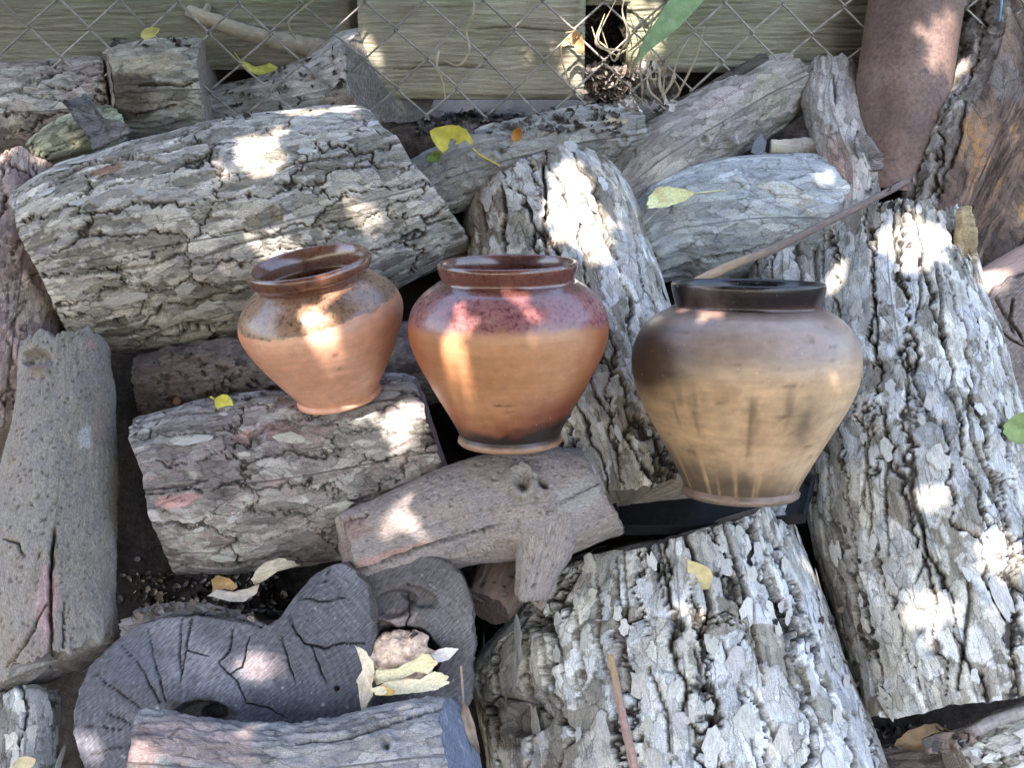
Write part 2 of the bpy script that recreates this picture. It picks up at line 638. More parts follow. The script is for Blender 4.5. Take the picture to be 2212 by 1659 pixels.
def endcap(parent, ring, outn, base, detail, seed, tint, ops=None, nr=3, name='end_face', center=None, dish=.0, relief_amt=1.0, mat=None):
    nt_ = len(ring)
    c = ring.mean(0) if center is None else center
    f = np.linspace(0, 1, nr + 1)[:, None, None]
    pos = c + (ring[None] - c) * f
    rad = np.linalg.norm(pos - c, axis=-1)
    ax1 = ring[0] - c
    ax1 = ax1 / np.linalg.norm(ax1)
    ax1 = ax1 - (ax1 @ outn) * outn
    ax1 /= np.linalg.norm(ax1)
    ax2 = np.cross(outn, ax1)
    lx, ly = (pos - c) @ ax1, (pos - c) @ ax2
    out = np.broadcast_to(outn, pos.shape)
    ang = np.arctan2(ly, lx)
    if detail:
        R = rad[-1].mean()
        wob = fbm(lx * 14, ly * 14, seed, 3)
        ring_ = np.sin((rad + .010 * wob) * 2 * math.pi / .0065)
        saw = fbm((lx * .8 + ly * .6) / .05, (ly * .8 - lx * .6) / .0028, seed + 5, 3)
        # drying checks that run from the pith
        ka = 34
        spokes = worley(ang / (2 * math.pi) * ka + .5 * wob, rad / (R * .8), seed + 3, 0)
        h = .00012 * ring_ + .0004 * saw + .0012 * fbm(lx * 60, ly * 60, seed + 8, 3) + .002 * fbm(lx * 12, ly * 12, seed + 6, 2)
        pos = pos + out * (h * relief_amt)[..., None]
        g = np.clip(.5 + .45 * fbm(lx * 16, ly * 16, seed + 1, 4) + .13 * ring_ + .25 * saw + .25 * fbm(lx * 110, ly * 110, seed + 2, 2), 0, 1)
        t = np.array(tint)
        col = palette([t * .55, t * .85, t * 1.05, t * 1.5], g)
        sp = sst(.42, .6, fbm(lx * 70, ly * 70, seed + 9, 3))
        col = mixc(col, C3(.45, .43, .42), sp * .5)
        pb = sst(.05, .5, fbm(lx * 9 + 3, ly * 9, seed + 12, 4))
        col = mixc(col, np.minimum(col * 2.1, .4), pb * .7)
        sp2 = sst(.44, .56, fbm(lx * 190, ly * 190, seed + 13, 3))
        col = mixc(col, C3(.36, .35, .36), sp2 * .55)
        pos, col = sculpt(pos, out, col, ops, seed)
    else:
        col = np.broadcast_to(np.array(tint), pos.shape)
    tc = np.stack([lx, ly, rad * 0], -1)
    return mesh(name, pos, grid_faces(nr + 1, nt_, True), mat or M_END, parent, col.reshape(-1, 3), tc.reshape(-1, 3), origin=base)


def log(name, label, st, style='flaky', seed=1, res=.0016, skew0=(0, 0), skew1=(0, 0), face0=None, face1=None, ops=None,
        lobes=.05, jag=.004, mat=None, section=None, frame='cam', split=None, group=None, cat='log', tint=None, front=.74,
        face_ops=None, gain=1.0, parent=None, part=None, dirs=None, taper_end=0.0, extra_pts=None, split_cols=None):
    """one log: a barked body along its stations (x, y, radius in px, lift) and its two sawn ends.
       face0/face1 = (rings, colour) gives that end worked grain"""
    if extra_pts is not None:
        pts, rad = extra_pts
        pts = np.array(pts, float)
        rad = np.array(rad, float)
    else:
        pts = np.array([pt(q[0], q[1], q[3]) for q in st])
        rad = np.array([q[2] * depth_of(p) / FPX for q, p in zip(st, pts)])
    lat = np.array([(q[4] / q[2], q[5] / q[2]) if len(q) > 4 else (1.0, 1.0) for q in st]) if st else np.ones((len(pts), 2))
    ax = catmull(np.column_stack([pts, rad, lat]), 120)
    seg = np.linalg.norm(np.diff(ax[:, :3], axis=0), axis=1)
    sl_ = np.concatenate([[0], np.cumsum(seg)])
    L = sl_[-1]
    e = .25
    t0 = ax[0, :3] - ax[3, :3]
    t0 /= np.linalg.norm(t0)
    t1 = ax[-1, :3] - ax[-4, :3]
    t1 /= np.linalg.norm(t1)
    A = np.vstack([np.append(ax[0, :3] + t0 * e, ax[0, 3:]), ax, np.append(ax[-1, :3] + t1 * e, ax[-1, 3:])])
    S = np.concatenate([[-e], sl_, [L + e]])
    T = np.gradient(A[:, :3], axis=0)
    T /= np.linalg.norm(T, axis=1)[:, None]
    ref = (CAM - A[:, :3]) if frame == 'cam' else np.broadcast_to(np.array([0, 0, 1.0]), T.shape)
    E2 = ref - (ref * T).sum(1)[:, None] * T
    E2 /= np.linalg.norm(E2, axis=1)[:, None]
    E1 = np.cross(E2, T)
    Rm = ax[:, 3].mean()
    C = 2 * math.pi * Rm
    nu = max(12, int(L / (res if frame == 'cam' else res * 3.2)))
    nv = max(24, int(C / res * .62))
    if frame == 'cam':
        nf = int(nv * front)
        a = math.radians(108)
        th = np.concatenate([np.linspace(-a, a, nf, endpoint=False), np.linspace(a, 2 * math.pi - a, max(10, int((nv - nf) * .45)), endpoint=False)])
    else:
        th = np.linspace(0, 2 * math.pi, nv, endpoint=False)
    nv = len(th)
    TH = np.broadcast_to(th[None], (nu, nv))
    U = np.linspace(0, 1, nu)[:, None]
    R0, R1 = ax[0, 3], ax[-1, 3]
    j0 = jag * (1.4 * fbm(th * 3 / 6.2832 * 6, th * 0 + .5, seed + 60, 4, 0))
    j1 = jag * (1.4 * fbm(th * 3 / 6.2832 * 6, th * 0 + 7.5, seed + 61, 4, 0))
    wgt = (1 - sst(2.6, 3.14, np.abs(((th + math.pi) % (2 * math.pi)) - math.pi)))
    s0 = R0 * (skew0[0] * np.sin(th) + skew0[1] * np.cos(th)) + j0 * wgt
    s1 = L + R1 * (skew1[0] * np.sin(th) + skew1[1] * np.cos(th)) + j1 * wgt
    SS = s0[None] + U * (s1 - s0)[None]

    def along(X):
        return np.stack([np.interp(SS, S, X[:, k]) for k in range(X.shape[1])], -1)
    cen = along(A)
    R = cen[..., 3]
    e1, e2 = along(E1), along(E2)
    out = e2 * np.cos(TH)[..., None] + e1 * (np.sin(TH) * np.where(np.sin(TH) > 0, cen[..., 4], cen[..., 5]))[..., None]
    if section is not None:
        R = R * section(TH)
    v6 = np.mod(TH / (2 * math.pi), 1)
    R = R * (1 + lobes * fbm(SS / .18, v6 * 3, seed + 50, 2, 3) + lobes * .5 * fbm(SS / .07, v6 * 6, seed + 51, 2, 6))
    h, col = relief(style, SS, TH, C, seed)
    h = h * gain
    if tint is not None:
        col = col * np.array(tint)
    if split is not None:
        for ang0, dfrac in split:
            c = np.cos(TH - math.radians(ang0))
            lim = np.where(c > .05, dfrac * cen[..., 3] / np.maximum(c, .05), 1e9)
            flat = lim < R
            sm = sst(-.004, .004, R - lim)
            R = np.where(flat, lim, R)
            hf, cf = relief('fibre', SS, TH * 1.0, C, seed + 5)
            if split_cols is not None:
                kk = max(2, int(round(C / .05)))
                vv = np.mod(TH / (2 * math.pi), 1)
                g_ = np.clip(.33 + .85 * fbm(SS / .09, vv * kk, seed + 7, 4, kk) + .5 * fbm(SS / .10, vv * kk * 6, seed + 8, 3, kk * 6) + .3 * fbm(SS / .008, vv * kk * 6, seed + 9, 2, kk * 6), 0, 1)
                cf = palette(split_cols, g_)
                hf = hf * 1.5 + .006 * fbm(SS / .05, vv * kk, seed + 10, 4, kk)
            h = h * (1 - sm) + hf * 1.2 * sm
            col = mixc(col, cf, sm)
    # bark wears thin at the sawn edge
    edge = np.minimum(np.abs(SS - s0[None]), np.abs(s1[None] - SS))
    h = h - .002 * (1 - sst(0, .005, edge))
    if taper_end:
        R = R * (1 - taper_end * (1 - sst(0, .05, edge)))
    pos = cen[..., :3] + out * (R + h)[..., None]
    pos, col = sculpt(pos, out, col, ops, seed)
    base = parent.location if parent is not None else None
    if parent is None:
        pb = pos.reshape(-1, 3)
        lowest = pb[pb[:, 2].argmin()]
        base = np.array([pb[:, 0].mean(), pb[:, 1].mean(), lowest[2]])
        root = empty(name, base, label, cat, group)
    else:
        root = parent
        base = np.array(parent.location)
    tc = np.stack([SS, v6 * C, SS * 0], -1)
    mat = mat or {'rot': M_ROT, 'fibre': M_WOOD, 'smooth': M_SMOOTH}.get(style, M_BARK)
    body = mesh(part or 'bark', pos, grid_faces(nu, nv, True, True), mat, root, col.reshape(-1, 3), tc.reshape(-1, 3), origin=base)
    for ring, T_, fc, sgn in ((pos[0], T[1], face0, -1), (pos[-1], T[-2], face1, 1)):
        c = ring.mean(0)
        q = ring - c
        n = np.cross(q, np.roll(q, -max(1, nv // 8), axis=0)).sum(0)
        n /= np.linalg.norm(n)
        if n @ T_ * sgn < 0:
            n = -n
        fc = fc or (2, (.2, .17, .14))
        endcap(root, ring, n, base, fc[0] > 4, seed + (70 if sgn < 0 else 80), fc[1], (face_ops if fc[0] > 4 else None), fc[0],
               center=(fc[2] if len(fc) > 2 else None), mat=(fc[3] if len(fc) > 3 else None))
    LOGS[label] = dict(root=root, pos=pos, out=out, e1=e1, base=base, T=along(T))
    return root


PLATES = []


def plate_meshes():
    r = np.random.default_rng(3)
    for k in range(10):
        n = 13
        a = np.linspace(0, 2 * math.pi, n, endpoint=False) + r.uniform(-.16, .16, n)
        rr = r.uniform(.62, 1.12, n)
        rr[r.integers(0, n)] *= .8
        x, y = rr * np.cos(a), rr * np.sin(a) * .8
        top = np.stack([x * .9, y * .9, .10 + .10 * r.uniform(-1, 1, n) - .14 * y * y], -1)
        bot = np.stack([x, y, -.16 + 0 * x - .3 * y * y], -1)
        inn = np.stack([x * .5, y * .5, .16 + .05 * r.uniform(-1, 1, n)], -1)
        v = np.vstack([top, bot, inn, [[0, 0, .17]]])
        i = np.arange(n)
        jn = (i + 1) % n
        q = np.concatenate([np.stack([i, i + n, jn + n, jn], -1)[:, ::-1]])
        q2 = np.stack([i, jn, jn + 2 * n, i + 2 * n], -1)
        t3 = np.stack([i + 2 * n, jn + 2 * n, np.full(n, 3 * n)], -1)
        o = mesh('bark_plate', v, [q[:, ::-1], q2, t3], M_PLATE, smooth=False)
        PLATES.append(o.data)
        bpy.data.objects.remove(o)


plate_meshes()


def plates(label, n, lo, hi, seed, aspect=1.7, region=None, raise_=.0006):
    """loose plates of bark standing a little off the log, each one an object"""
    g = LOGS[label]
    r = np.random.default_rng(seed)
    pos, out, T = g['pos'], g['out'], g['T']
    x, y, d = project(pos)
    view = CAM - pos
    view = view / np.linalg.norm(view, axis=-1)[..., None]
    ok = ((out * view).sum(-1) > .12) & (x > -30) & (x < 2250) & (y > -30) & (y < 1700)
    ok[:6] = False
    ok[-6:] = False
    if region is not None:
        ok &= region(x, y)
    idx = np.argwhere(ok)
    if not len(idx):
        return
    taken = []
    k = 0
    for _ in range(n * 6):
        if k >= n:
            break
        i, j = idx[r.integers(len(idx))]
        p = pos[i, j]
        s = lo + (hi - lo) * r.random() ** 1.8
        if any(np.linalg.norm(p - q) < 1.15 * (s + s2) for q, s2 in taken):
            continue
        taken.append((p, s))
        i0, i1 = max(0, i - 5), min(len(pos) - 1, i + 5)
        j0, j1 = max(0, j - 5), min(pos.shape[1] - 1, j + 5)
        loc = pos[i0:i1, j0:j1].reshape(-1, 3)
        nrm = out[i, j]
        top = np.percentile((loc - p) @ nrm, 75)
        tx = T[i, j] - (T[i, j] @ nrm) * nrm
        tx /= np.linalg.norm(tx)
        a = r.normal(0, .16)
        nrm2 = nrm + tx * r.normal(0, .10) + np.cross(nrm, tx) * r.normal(0, .10)
        nrm2 /= np.linalg.norm(nrm2)
        tx = tx - (tx @ nrm2) * nrm2
        tx /= np.linalg.norm(tx)
        ty = np.cross(nrm2, tx)
        X = tx * math.cos(a) + ty * math.sin(a)
        Y = np.cross(nrm2, X)
        asp = aspect * r.uniform(.7, 1.3)
        flip = -1 if r.random() < .5 else 1
        pp = p + nrm * (top + raise_) - g['base']
        o = bpy.data.objects.new('bark_plate', PLATES[r.integers(len(PLATES))])
        COL.objects.link(o)
        o.parent = g['root']
        Mx = Matrix(((X[0] * s * asp, Y[0] * s, nrm2[0] * s * .085, pp[0]), (X[1] * s * asp, Y[1] * s, nrm2[1] * s * .085, pp[1]),
                     (X[2] * s * asp, Y[2] * s, nrm2[2] * s * .085, pp[2]), (0, 0, 0, 1)))
        if flip < 0:
            Mx = Mx @ Matrix.Rotation(math.pi, 4, 'Z')
        o.matrix_local = Mx
        k += 1


def tube(name, P, R, mat, parent=None, nsides=8, col=None, origin=None, seed=0, bump=0.0, per=8, closed_ends=True, colfn=None):
    """a round stick or wire along points P with radii R"""
    P = np.asarray(P, float)
    R = np.broadcast_to(np.asarray(R, float), (len(P),))
    n = (len(P) - 1) * per + 1
    c = catmull(np.column_stack([P, R]), n)
    T = np.gradient(c[:, :3], axis=0)
    T /= np.linalg.norm(T, axis=1)[:, None] + 1e-12
    ref = np.array([0, 0, 1.0]) if abs(T[:, 2]).mean() < .8 else np.array([0, -1.0, 0])
    a = np.cross(T, ref)
    a /= np.linalg.norm(a, axis=1)[:, None] + 1e-12
    b = np.cross(a, T)
    th = np.linspace(0, 2 * math.pi, nsides, endpoint=False)
    out = a[:, None] * np.cos(th)[None, :, None] + b[:, None] * np.sin(th)[None, :, None]
    arc = np.concatenate([[0], np.cumsum(np.linalg.norm(np.diff(c[:, :3], axis=0), axis=1))])
    r = c[:, 3][:, None] * np.ones(nsides)[None]
    if bump:
        r = r * (1 + bump * fbm(arc[:, None] / .012 + 0 * th[None], th[None] / 6.2832 * 5 + 0 * arc[:, None], seed, 3, 5))
    v = c[:, None, :3] + out * r[..., None]
    f = [grid_faces(n, nsides, True)]
    V = v.reshape(-1, 3)
    if closed_ends:
        V = np.vstack([V, c[0, :3], c[-1, :3]])
        i = np.arange(nsides)
        j = (i + 1) % nsides
        f.append(np.stack([j, i, np.full(nsides, n * nsides)], -1))
        m = (n - 1) * nsides
        f.append(np.stack([m + i, m + j, np.full(nsides, n * nsides + 1)], -1))
    tc = np.zeros((len(V), 3))
    tc[:n * nsides, 0] = np.repeat(arc, nsides)
    tc[:n * nsides, 1] = np.tile(th * R.mean(), n)
    cc = None
    if col is not None:
        cc = np.broadcast_to(np.array(col), (len(V), 3)).copy()
        if colfn is not None:
            cc[:n * nsides] = colfn(np.repeat(arc / arc[-1], nsides), np.tile(th, n))
    return mesh(name, V, f, mat, parent, cc, tc, origin=origin)


def pxpath(pts, lift=None):
    return np.array([pt(p[0], p[1], p[2] if len(p) > 2 else lift) for p in pts])


# ================================================================== SETTING
# the garden bank the pile lies on: flat in front, rising under the logs, level behind the fence
def bank():
    yy = np.concatenate([np.linspace(-25, -.8, 40), np.linspace(-.75, .6, 150), np.linspace(.65, 30, 40)])
    xx = np.concatenate([np.linspace(-25, -1.25, 25), np.linspace(-1.2, 1.2, 210), np.linspace(1.25, 25, 25)])
    X, Y = np.meshgrid(xx, yy)
    slope = P0Z + (Y - .235) * 1.0 - .10 + .03 * fbm(X * 5, Y * 5, 31, 4)
    top = 1.075 + .02 * fbm(X * 6, Y * 6, 33, 4)
    Z = np.minimum(np.maximum(slope, 0.02 * fbm(X * 2, Y * 2, 32, 3)), top)
    led = sst(.27, .33, Y) * sst(-.27, -.2, X) * (1 - sst(.26, .34, X))
    Z = np.maximum(Z, Z + led * (1.078 + .008 * fbm(X * 20, Y * 20, 38, 3) - Z))
    near = (np.abs(X) < 1.6) & (Y > -1.2) & (Y < 1.6)
    Z = Z + np.where(near, .010 * fbm(X * 28, Y * 28, 34, 4) + .006 * fbm(X * 80, Y * 80, 35, 3), 0)
    g = np.clip(.5 + .7 * fbm(X * 12, Y * 12, 36, 4) + .4 * fbm(X * 60, Y * 60, 37, 3), 0, 1)
    col = palette([(.010, .008, .007), (.020, .0165, .014), (.042, .035, .030)], g)
    hi = sst(1.0, 1.06, Z)
    col = mixc(col, col * C3(3.2, 2.9, 2.6), hi)
    v = np.stack([X, Y, Z], -1)
    o = mesh('ground', v, grid_faces(len(yy), len(xx)), M_SOIL, None, col.reshape(-1, 3), v.reshape(-1, 3))
    tag(o, 'dark crumbly soil bank under the woodpile', None, None, 'structure')


bank()
FY = 0.385                                    # the plane of the fence boards


def at_y(x, y, Y):
    d = ray(x, y)
    return CAM + d * ((Y - CAM[1]) / d[1])


def plank(root, x0, x1, ytop, ybot, Y, thick, tint, seed, ops=None, tiltz=0.0, coarse=1.0):
    """a board with raised weathered grain: front sheet plus the five other faces"""
    a, b = at_y(x0, ybot, Y), at_y(x1, ybot, Y)
    zt = at_y((x0 + x1) / 2, ytop, Y)[2]
    nu, nv = max(20, int((b[0] - a[0]) / .0032 / coarse)), max(20, int((zt - a[2]) / .0017 / coarse))
    X, Z = np.meshgrid(np.linspace(a[0], b[0], nu), np.linspace(a[2], zt, nv))
    wv = fbm(X * 4, Z * 9, seed, 3)
    grain = fbm(X / .22, (Z + .012 * wv) / .0055, seed + 1, 4, 0, True)
    fine = fbm(X / .05, Z / .0018, seed + 2, 2)
    H = .0026 * grain + .0009 * fine + .003 * fbm(X * 6, Z * 12, seed + 3, 2)
    edge = np.minimum(np.minimum(X - a[0], b[0] - X), np.minimum(Z - a[2], zt - Z))
    H = H - .006 * (1 - sst(0, .009, edge)) + .0
    g = np.clip(.5 + .3 * grain + .25 * fine + .5 * fbm(X * 7, Z * 14, seed + 4, 4), 0, 1)
    t = np.array(tint)
    col = palette([t * .38, t * .85, t * 1.15, t * 1.55], g)
    moss = sst(.0, .5, fbm(X * 5, Z * 7, seed + 6, 4))
    col = mixc(col, col * C3(.84, .93, .66), moss * .7)
    pos = np.stack([X, Y - H + 0 * X + tiltz * Z, Z], -1)
    out = np.broadcast_to(np.array([0, -1.0, 0]), pos.shape)
    pos, col = sculpt(pos, out, col, ops, seed)
    nb = len(pos.reshape(-1, 3))
    back = pos[[0, 0, -1, -1], [0, -1, -1, 0]] + np.array([0, thick, 0])
    V = np.vstack([pos.reshape(-1, 3), back])
    e = [0, nu - 1, nu * nv - 1, nu * (nv - 1)]
    rows = [np.arange(nu), np.arange(nv) * nu + nu - 1, np.arange(nu)[::-1] + nu * (nv - 1), np.arange(nv)[::-1] * nu]
    tris = []
    for k, r in enumerate(rows):
        m = len(r) // 2
        B0, B1 = nb + k, nb + (k + 1) % 4
        for q in range(len(r) - 1):
            tris.append((r[q + 1], r[q], B0 if q < m else B1))
        tris.append((r[m], B0, B1))
    cc = np.vstack([col.reshape(-1, 3), np.tile(t * .8, (4, 1))])
    tc = np.stack([V[:, 0], V[:, 2], V[:, 1]], -1)
    base = np.array(root.location)
    return mesh('plank', V, [grid_faces(nv, nu), np.array(tris), np.array([[nb + 3, nb + 2, nb + 1, nb]])], M_WOOD, root, cc, tc, origin=base)


fence = empty('plank_fence', (0, FY, 1.05), 'old greenish weathered board fence behind the woodpile', 'fence')
plank(fence, -300, 772, -150, 150, FY + .035, .03, (.215, .205, .15), 101)
plank(fence, 778, 1262, -150, 214, FY, .03, (.32, .295, .22), 202,
      ops=[('crack', [(1015, 62), (1120, 58), (1262, 72)], 3, .004), ('crack', [(850, 150), (960, 140), (1080, 150)], 3, .004)])
plank(fence, 1150, 1358, 150, 206, FY + .012, .03, (.36, .29, .20), 212)
plank(fence, 1264, 1372, -150, 10, FY + .028, .02, (.30, .28, .21), 232)
plank(fence, 1352, 1930, -150, 156, FY + .028, .03, (.24, .23, .17), 303)
plank(fence, 1938, 2500, -150, 178, FY + .040, .03, (.24, .235, .19), 404)
plank(fence, -1300, -306, -150, 150, FY + .036, .03, (.20, .20, .145), 606, coarse=4)
plank(fence, 2506, 3500, -150, 178, FY + .041, .03, (.22, .22, .18), 607, coarse=4)
plank(fence, -1300, 3500, -520, -156, FY + .033, .03, (.21, .21, .155), 608, coarse=5)
# dark backing board added behind the fence so the gap stays dark
plank(fence, -1300, 3500, -150, 215, FY + .10, .03, (.045, .038, .032), 505, coarse=6)


# chain link: zigzag wires hooked into each other
M_WIRE = plain_mat('galvanised_wire', (.27, .25, .22), .5, .45, 90, .3, .5, rand=.3)
cl = empty('chain_link_fence', (0, FY - .03, 1.02), 'rusty grey chain link netting in front of the boards', 'fence')


def chainlink():
    pw, ph = .041, .078
    yb = FY - .028
    for i in range(-24, 25):
        P = []
        zmin = at_y(1106, 250, yb)[2] - 0
        z0 = 1.40
        j = 0
        rows = 5
        for j in range(0, rows * 2 - 1):
            z = z0 - j * ph * .5
            side = 1 if (j + i) % 2 == 0 else -1
            x = (i + .5) * pw + side * (pw * .5 + .0022)
            wob = .006 * float(gn(np.array([i * 1.7]), np.array([z * 5]), 5)[0])
            x += .010 * float(gn(np.array([x * 3.1]), np.array([z * 4]), 8)[0]) + .012 * (z - 1.2)
            zz = z + .012 * float(gn(np.array([x * 2.3]), np.array([z * 3]), 9)[0]) - .010 * x
            # hook round the neighbour
            dx = -side * .006
            P.append((x + dx, yb + wob - .0018, zz + .005))
            P.append((x, yb + wob + .0002, zz))
            P.append((x + dx, yb + wob + .0018, zz - .005))
        tube('wire', P, .00160, M_WIRE, cl, 6, None, np.array(cl.location), per=2)


chainlink()

# ================================================================== LOGS
G_LOGS = 'split and sawn logs heaped in the woodpile'
PINK = (.42, .24, .21)
# the ones at the back first
log('firewood_log', 'pale bark log at the upper left edge, its end hidden by a short knotty block',
    [(-190, 280, 118, -.09), (0, 246, 112, -.09), (140, 235, 108, -.09), (250, 215, 92, -.09)], 'flaky_dim', 21, .0017, tint=(1.15, 1.12, 1.05),
    ops=[('paint', 60, 210, 90, 45, 5, (.46, .44, .39), .6), ('paint', 40, 330, 70, 50, 0, (.40, .34, .31), .6)], group=G_LOGS)
log('firewood_log', 'short knotty block with dark rotten left end beside the yellow leaf at the fence',
    [(222, 205, 82, -.07), (290, 198, 100, -.07), (380, 192, 103, -.07), (452, 190, 101, -.07)], 'corky', 22, .0015, skew0=(.15, .55), skew1=(-.06, 0),
    face0=(50, (.11, .095, .08)), tint=(1.1, 1.08, .95), jag=.006,
    ops=[('crack', [(300, 185), (350, 180), (395, 186), (450, 160)], 4, .012), ('paint', 275, 205, 70, 62, 0, (.085, .07, .055), .9), ('paint', 360, 205, 60, 22, 0, (.17, .15, .12), .6), ('paint', 320, 140, 80, 26, 4, (.42, .37, .26), .8),
         ('paint', 380, 260, 60, 30, 5, (.34, .33, .30), .7), ('crack', [(290, 250), (340, 240), (380, 225)], 4, .01)], group=G_LOGS)
log('firewood_log', 'flared grey chunk whose smooth cut face points right toward the fence boards',
    [(440, 236, 42, -.12), (560, 222, 52, -.11), (690, 195, 74, -.09), (775, 165, 98, -.072), (838, 162, 106, -.055)], 'corky', 23, .0016,
    skew1=(-.30, -.50), face1=(60, (.17, .155, .135)), tint=(1.25, 1.24, 1.25), jag=.008, lobes=.12,
    ops=[('paint', 790, 92, 26, 40, 0, (.52, .46, .42), .8), ('paint', 730, 225, 60, 30, 10, (.40, .30, .27), .7)], group=G_LOGS)
log('firewood_log', 'lichen pale wedge of wood poking out left of the curled bark shard',
    [(70, 335, 26, -.03), (130, 312, 46, -.03), (200, 285, 48, -.04), (250, 262, 40, -.05)], 'flaky', 24, .0015, tint=(.95, 1.0, .78), jag=.008, lobes=.15, group=G_LOGS)
log('firewood_log', 'rough upright log at the left edge behind the smooth grey post log',
    [(62, 365, 78, -.07), (58, 480, 98, -.07), (40, 640, 112, -.06), (20, 800, 98, -.06), (5, 960, 90, -.06)], 'flaky_dim', 25, .0018, tint=(1.05, .93, .90),
    ops=[('paint', 20, 780, 60, 90, 10, (.44, .33, .31), .6)], group=G_LOGS)
log('firewood_log', 'dark rotten log squeezed between the two big horizontal logs',
    [(310, 838, 66, -.10), (480, 815, 80, -.09), (700, 800, 80, -.09), (960, 780, 78, -.10)], 'rot', 26, .0018, lobes=.14, tint=(1.15, 1.1, 1.1), group=G_LOGS)
log('firewood_log', 'broad flaky grey log behind the smaller pot',
    [(100, 584, 176, -.055), (200, 560, 210, -.055), (350, 530, 228, -.055), (520, 500, 236, -.055), (700, 455, 222, -.055), (830, 424, 196, -.055), (908, 403, 178, -.055)],
    'flaky', 31, .0014, tint=(1.03, .99, .96), skew0=(-.14, .1), skew1=(-.42, .0), jag=.007, lobes=.04,
    ops=[('hole', 537, 420, 6.5, 7.5, 0, -.012), ('knot', 590, 470, 40, .004), ('crack', [(130, 385), (190, 352), (300, 338), (360, 352)], 7, .008),
         ('paint', 235, 366, 45, 12, 15, (.30, .18, .12), .9), ('crack', [(420, 560), (540, 520), (640, 500), (760, 470)], 5, .006),
         ('crack', [(200, 590), (330, 575), (400, 545)], 5, .007), ('crack', [(560, 380), (640, 350), (790, 330)], 4, .005),
         ('hole', 512, 742, 6, 6, 0, -.01), ('crack', [(300, 740), (400, 700), (470, 710)], 6, .01)], group=G_LOGS)
log('firewood_log', 'slim dark barked log under the yellow holed leaf',
    [(885, 425, 60, -.045), (1000, 372, 74, -.03), (1130, 335, 74, -.025), (1260, 305, 70, -.025), (1368, 290, 60, -.03)], 'corky', 32, .0014, gain=1.2, skew1=(.1, .2),
    tint=(.86, .86, .84), face1=(30, (.22, .20, .17)),
    ops=[('knot', 1345, 300, 18, .004), ('knot', 1080, 330, 16, .003), ('paint', 1330, 262, 30, 12, -10, (.45, .36, .24), .7)], group=G_LOGS)
log('firewood_log', 'smooth peeling log rising to the right toward the leaning pipe',
    [(1335, 420, 58, -.07), (1430, 345, 80, -.06), (1540, 275, 82, -.06), (1640, 215, 78, -.06), (1712, 178, 66, -.06)], 'corky', 33, .0014, skew1=(0, .1),
    tint=(1.02, .98, .96), jag=.008,
    ops=[('knot', 1520, 305, 16, .004), ('bump', 1578, 305, 12, 14, 0, .016), ('paint', 1660, 205, 50, 60, 0, (.30, .29, .22), .8),
         ('paint', 1560, 210, 90, 22, 30, (.42, .36, .34), .6)], group=G_LOGS)
log('firewood_log', 'pale cracked upright log with a sunlit top behind the middle pot',
    [(1160, 402, 165, -.105), (1200, 520, 194, -.095), (1245, 700, 206, -.085), (1300, 900, 198, -.08), (1350, 1120, 180, -.08)], 'plated', 34, .0015, tint=(1.0, .95, .89), skew0=(-.08, .34), jag=.012,
    ops=[('crack', [(1084, 400), (1090, 470), (1085, 520)], 6, .014), ('crack', [(1172, 350), (1178, 420), (1170, 500), (1185, 560)], 7, .014),
         ('crack', [(1040, 420), (1050, 500)], 5, .01), ('crack', [(1250, 380), (1290, 470), (1330, 560)], 5, .008), ('hole', 1268, 395, 4, 4, 0, -.008)], group=G_LOGS)
log('firewood_log', 'blue grey log under the pale drooping leaf and the long stick',
    [(1378, 540, 80, -.09), (1460, 500, 118, -.09), (1600, 475, 138, -.09), (1730, 470, 132, -.09), (1830, 475, 118, -.09)], 'bluebark', 35, .0015, skew1=(0, .1),
    tint=(1.1, 1.12, 1.12), jag=.008, ops=[('crack', [(1400, 600), (1520, 560), (1620, 545)], 5, .008), ('paint', 1700, 420, 80, 20, -20, (.42, .40, .33), .6)], group=G_LOGS)
log('firewood_log', 'twisted upright snag with peeling bark beside the leaning pipe',
    [(1795, 150, 50, -.04), (1797, 230, 56, -.035), (1822, 310, 62, -.03), (1840, 380, 56, -.03), (1838, 500, 48, -.03)], 'corky', 36, .0014, tint=(1.15, 1.10, 1.10), jag=.012, lobes=.18,
    ops=[('knot', 1790, 280, 16, .004), ('paint', 1815, 360, 30, 70, 20, (.30, .20, .17), .7), ('paint', 1800, 200, 45, 40, 0, (.42, .41, .40), .7), ('crack', [(1800, 160), (1806, 220)], 4, .008)], group=G_LOGS)
log('firewood_log', 'stubby upright bark piece just behind the rim of the sooty pot',
    [(1688, 532, 66, -.08), (1690, 620, 72, -.07), (1690, 760, 72, -.07)], 'plated_dark', 37, .0016, jag=.008, tint=(1.25, 1.25, 1.25), group=G_LOGS)
log('firewood_log', 'split rotten log at the upper right with orange decayed heartwood',
    [(2250, 40, 165, -.05), (2205, 190, 172, -.05), (2120, 380, 160, -.05), (2050, 560, 120, -.05), (2030, 640, 100, -.06)], 'plated_dark', 38, .0019, split=[(48, .28)],
    face0=(40, (.30, .29, .29)), tint=(.85, .80, .74), jag=.01, lobes=.14, gain=2.0, split_cols=[(.055, .04, .034), (.12, .082, .062), (.17, .12, .09), (.30, .155, .055), (.38, .235, .11)],
    ops=[('paint', 2175, 170, 40, 60, 20, (.15, .135, .12), .8), ('crack', [(2085, 220), (2060, 330), (2010, 420)], 8, .012)], group=G_LOGS)
log('firewood_log', 'thin brown limb between the rotten log and the dark sawn end',
    [(2085, 655, 30, -.05), (2150, 615, 44, -.05), (2250, 570, 56, -.05)], 'fibre', 39, .0016, tint=(.9, .72, .70), group=G_LOGS)
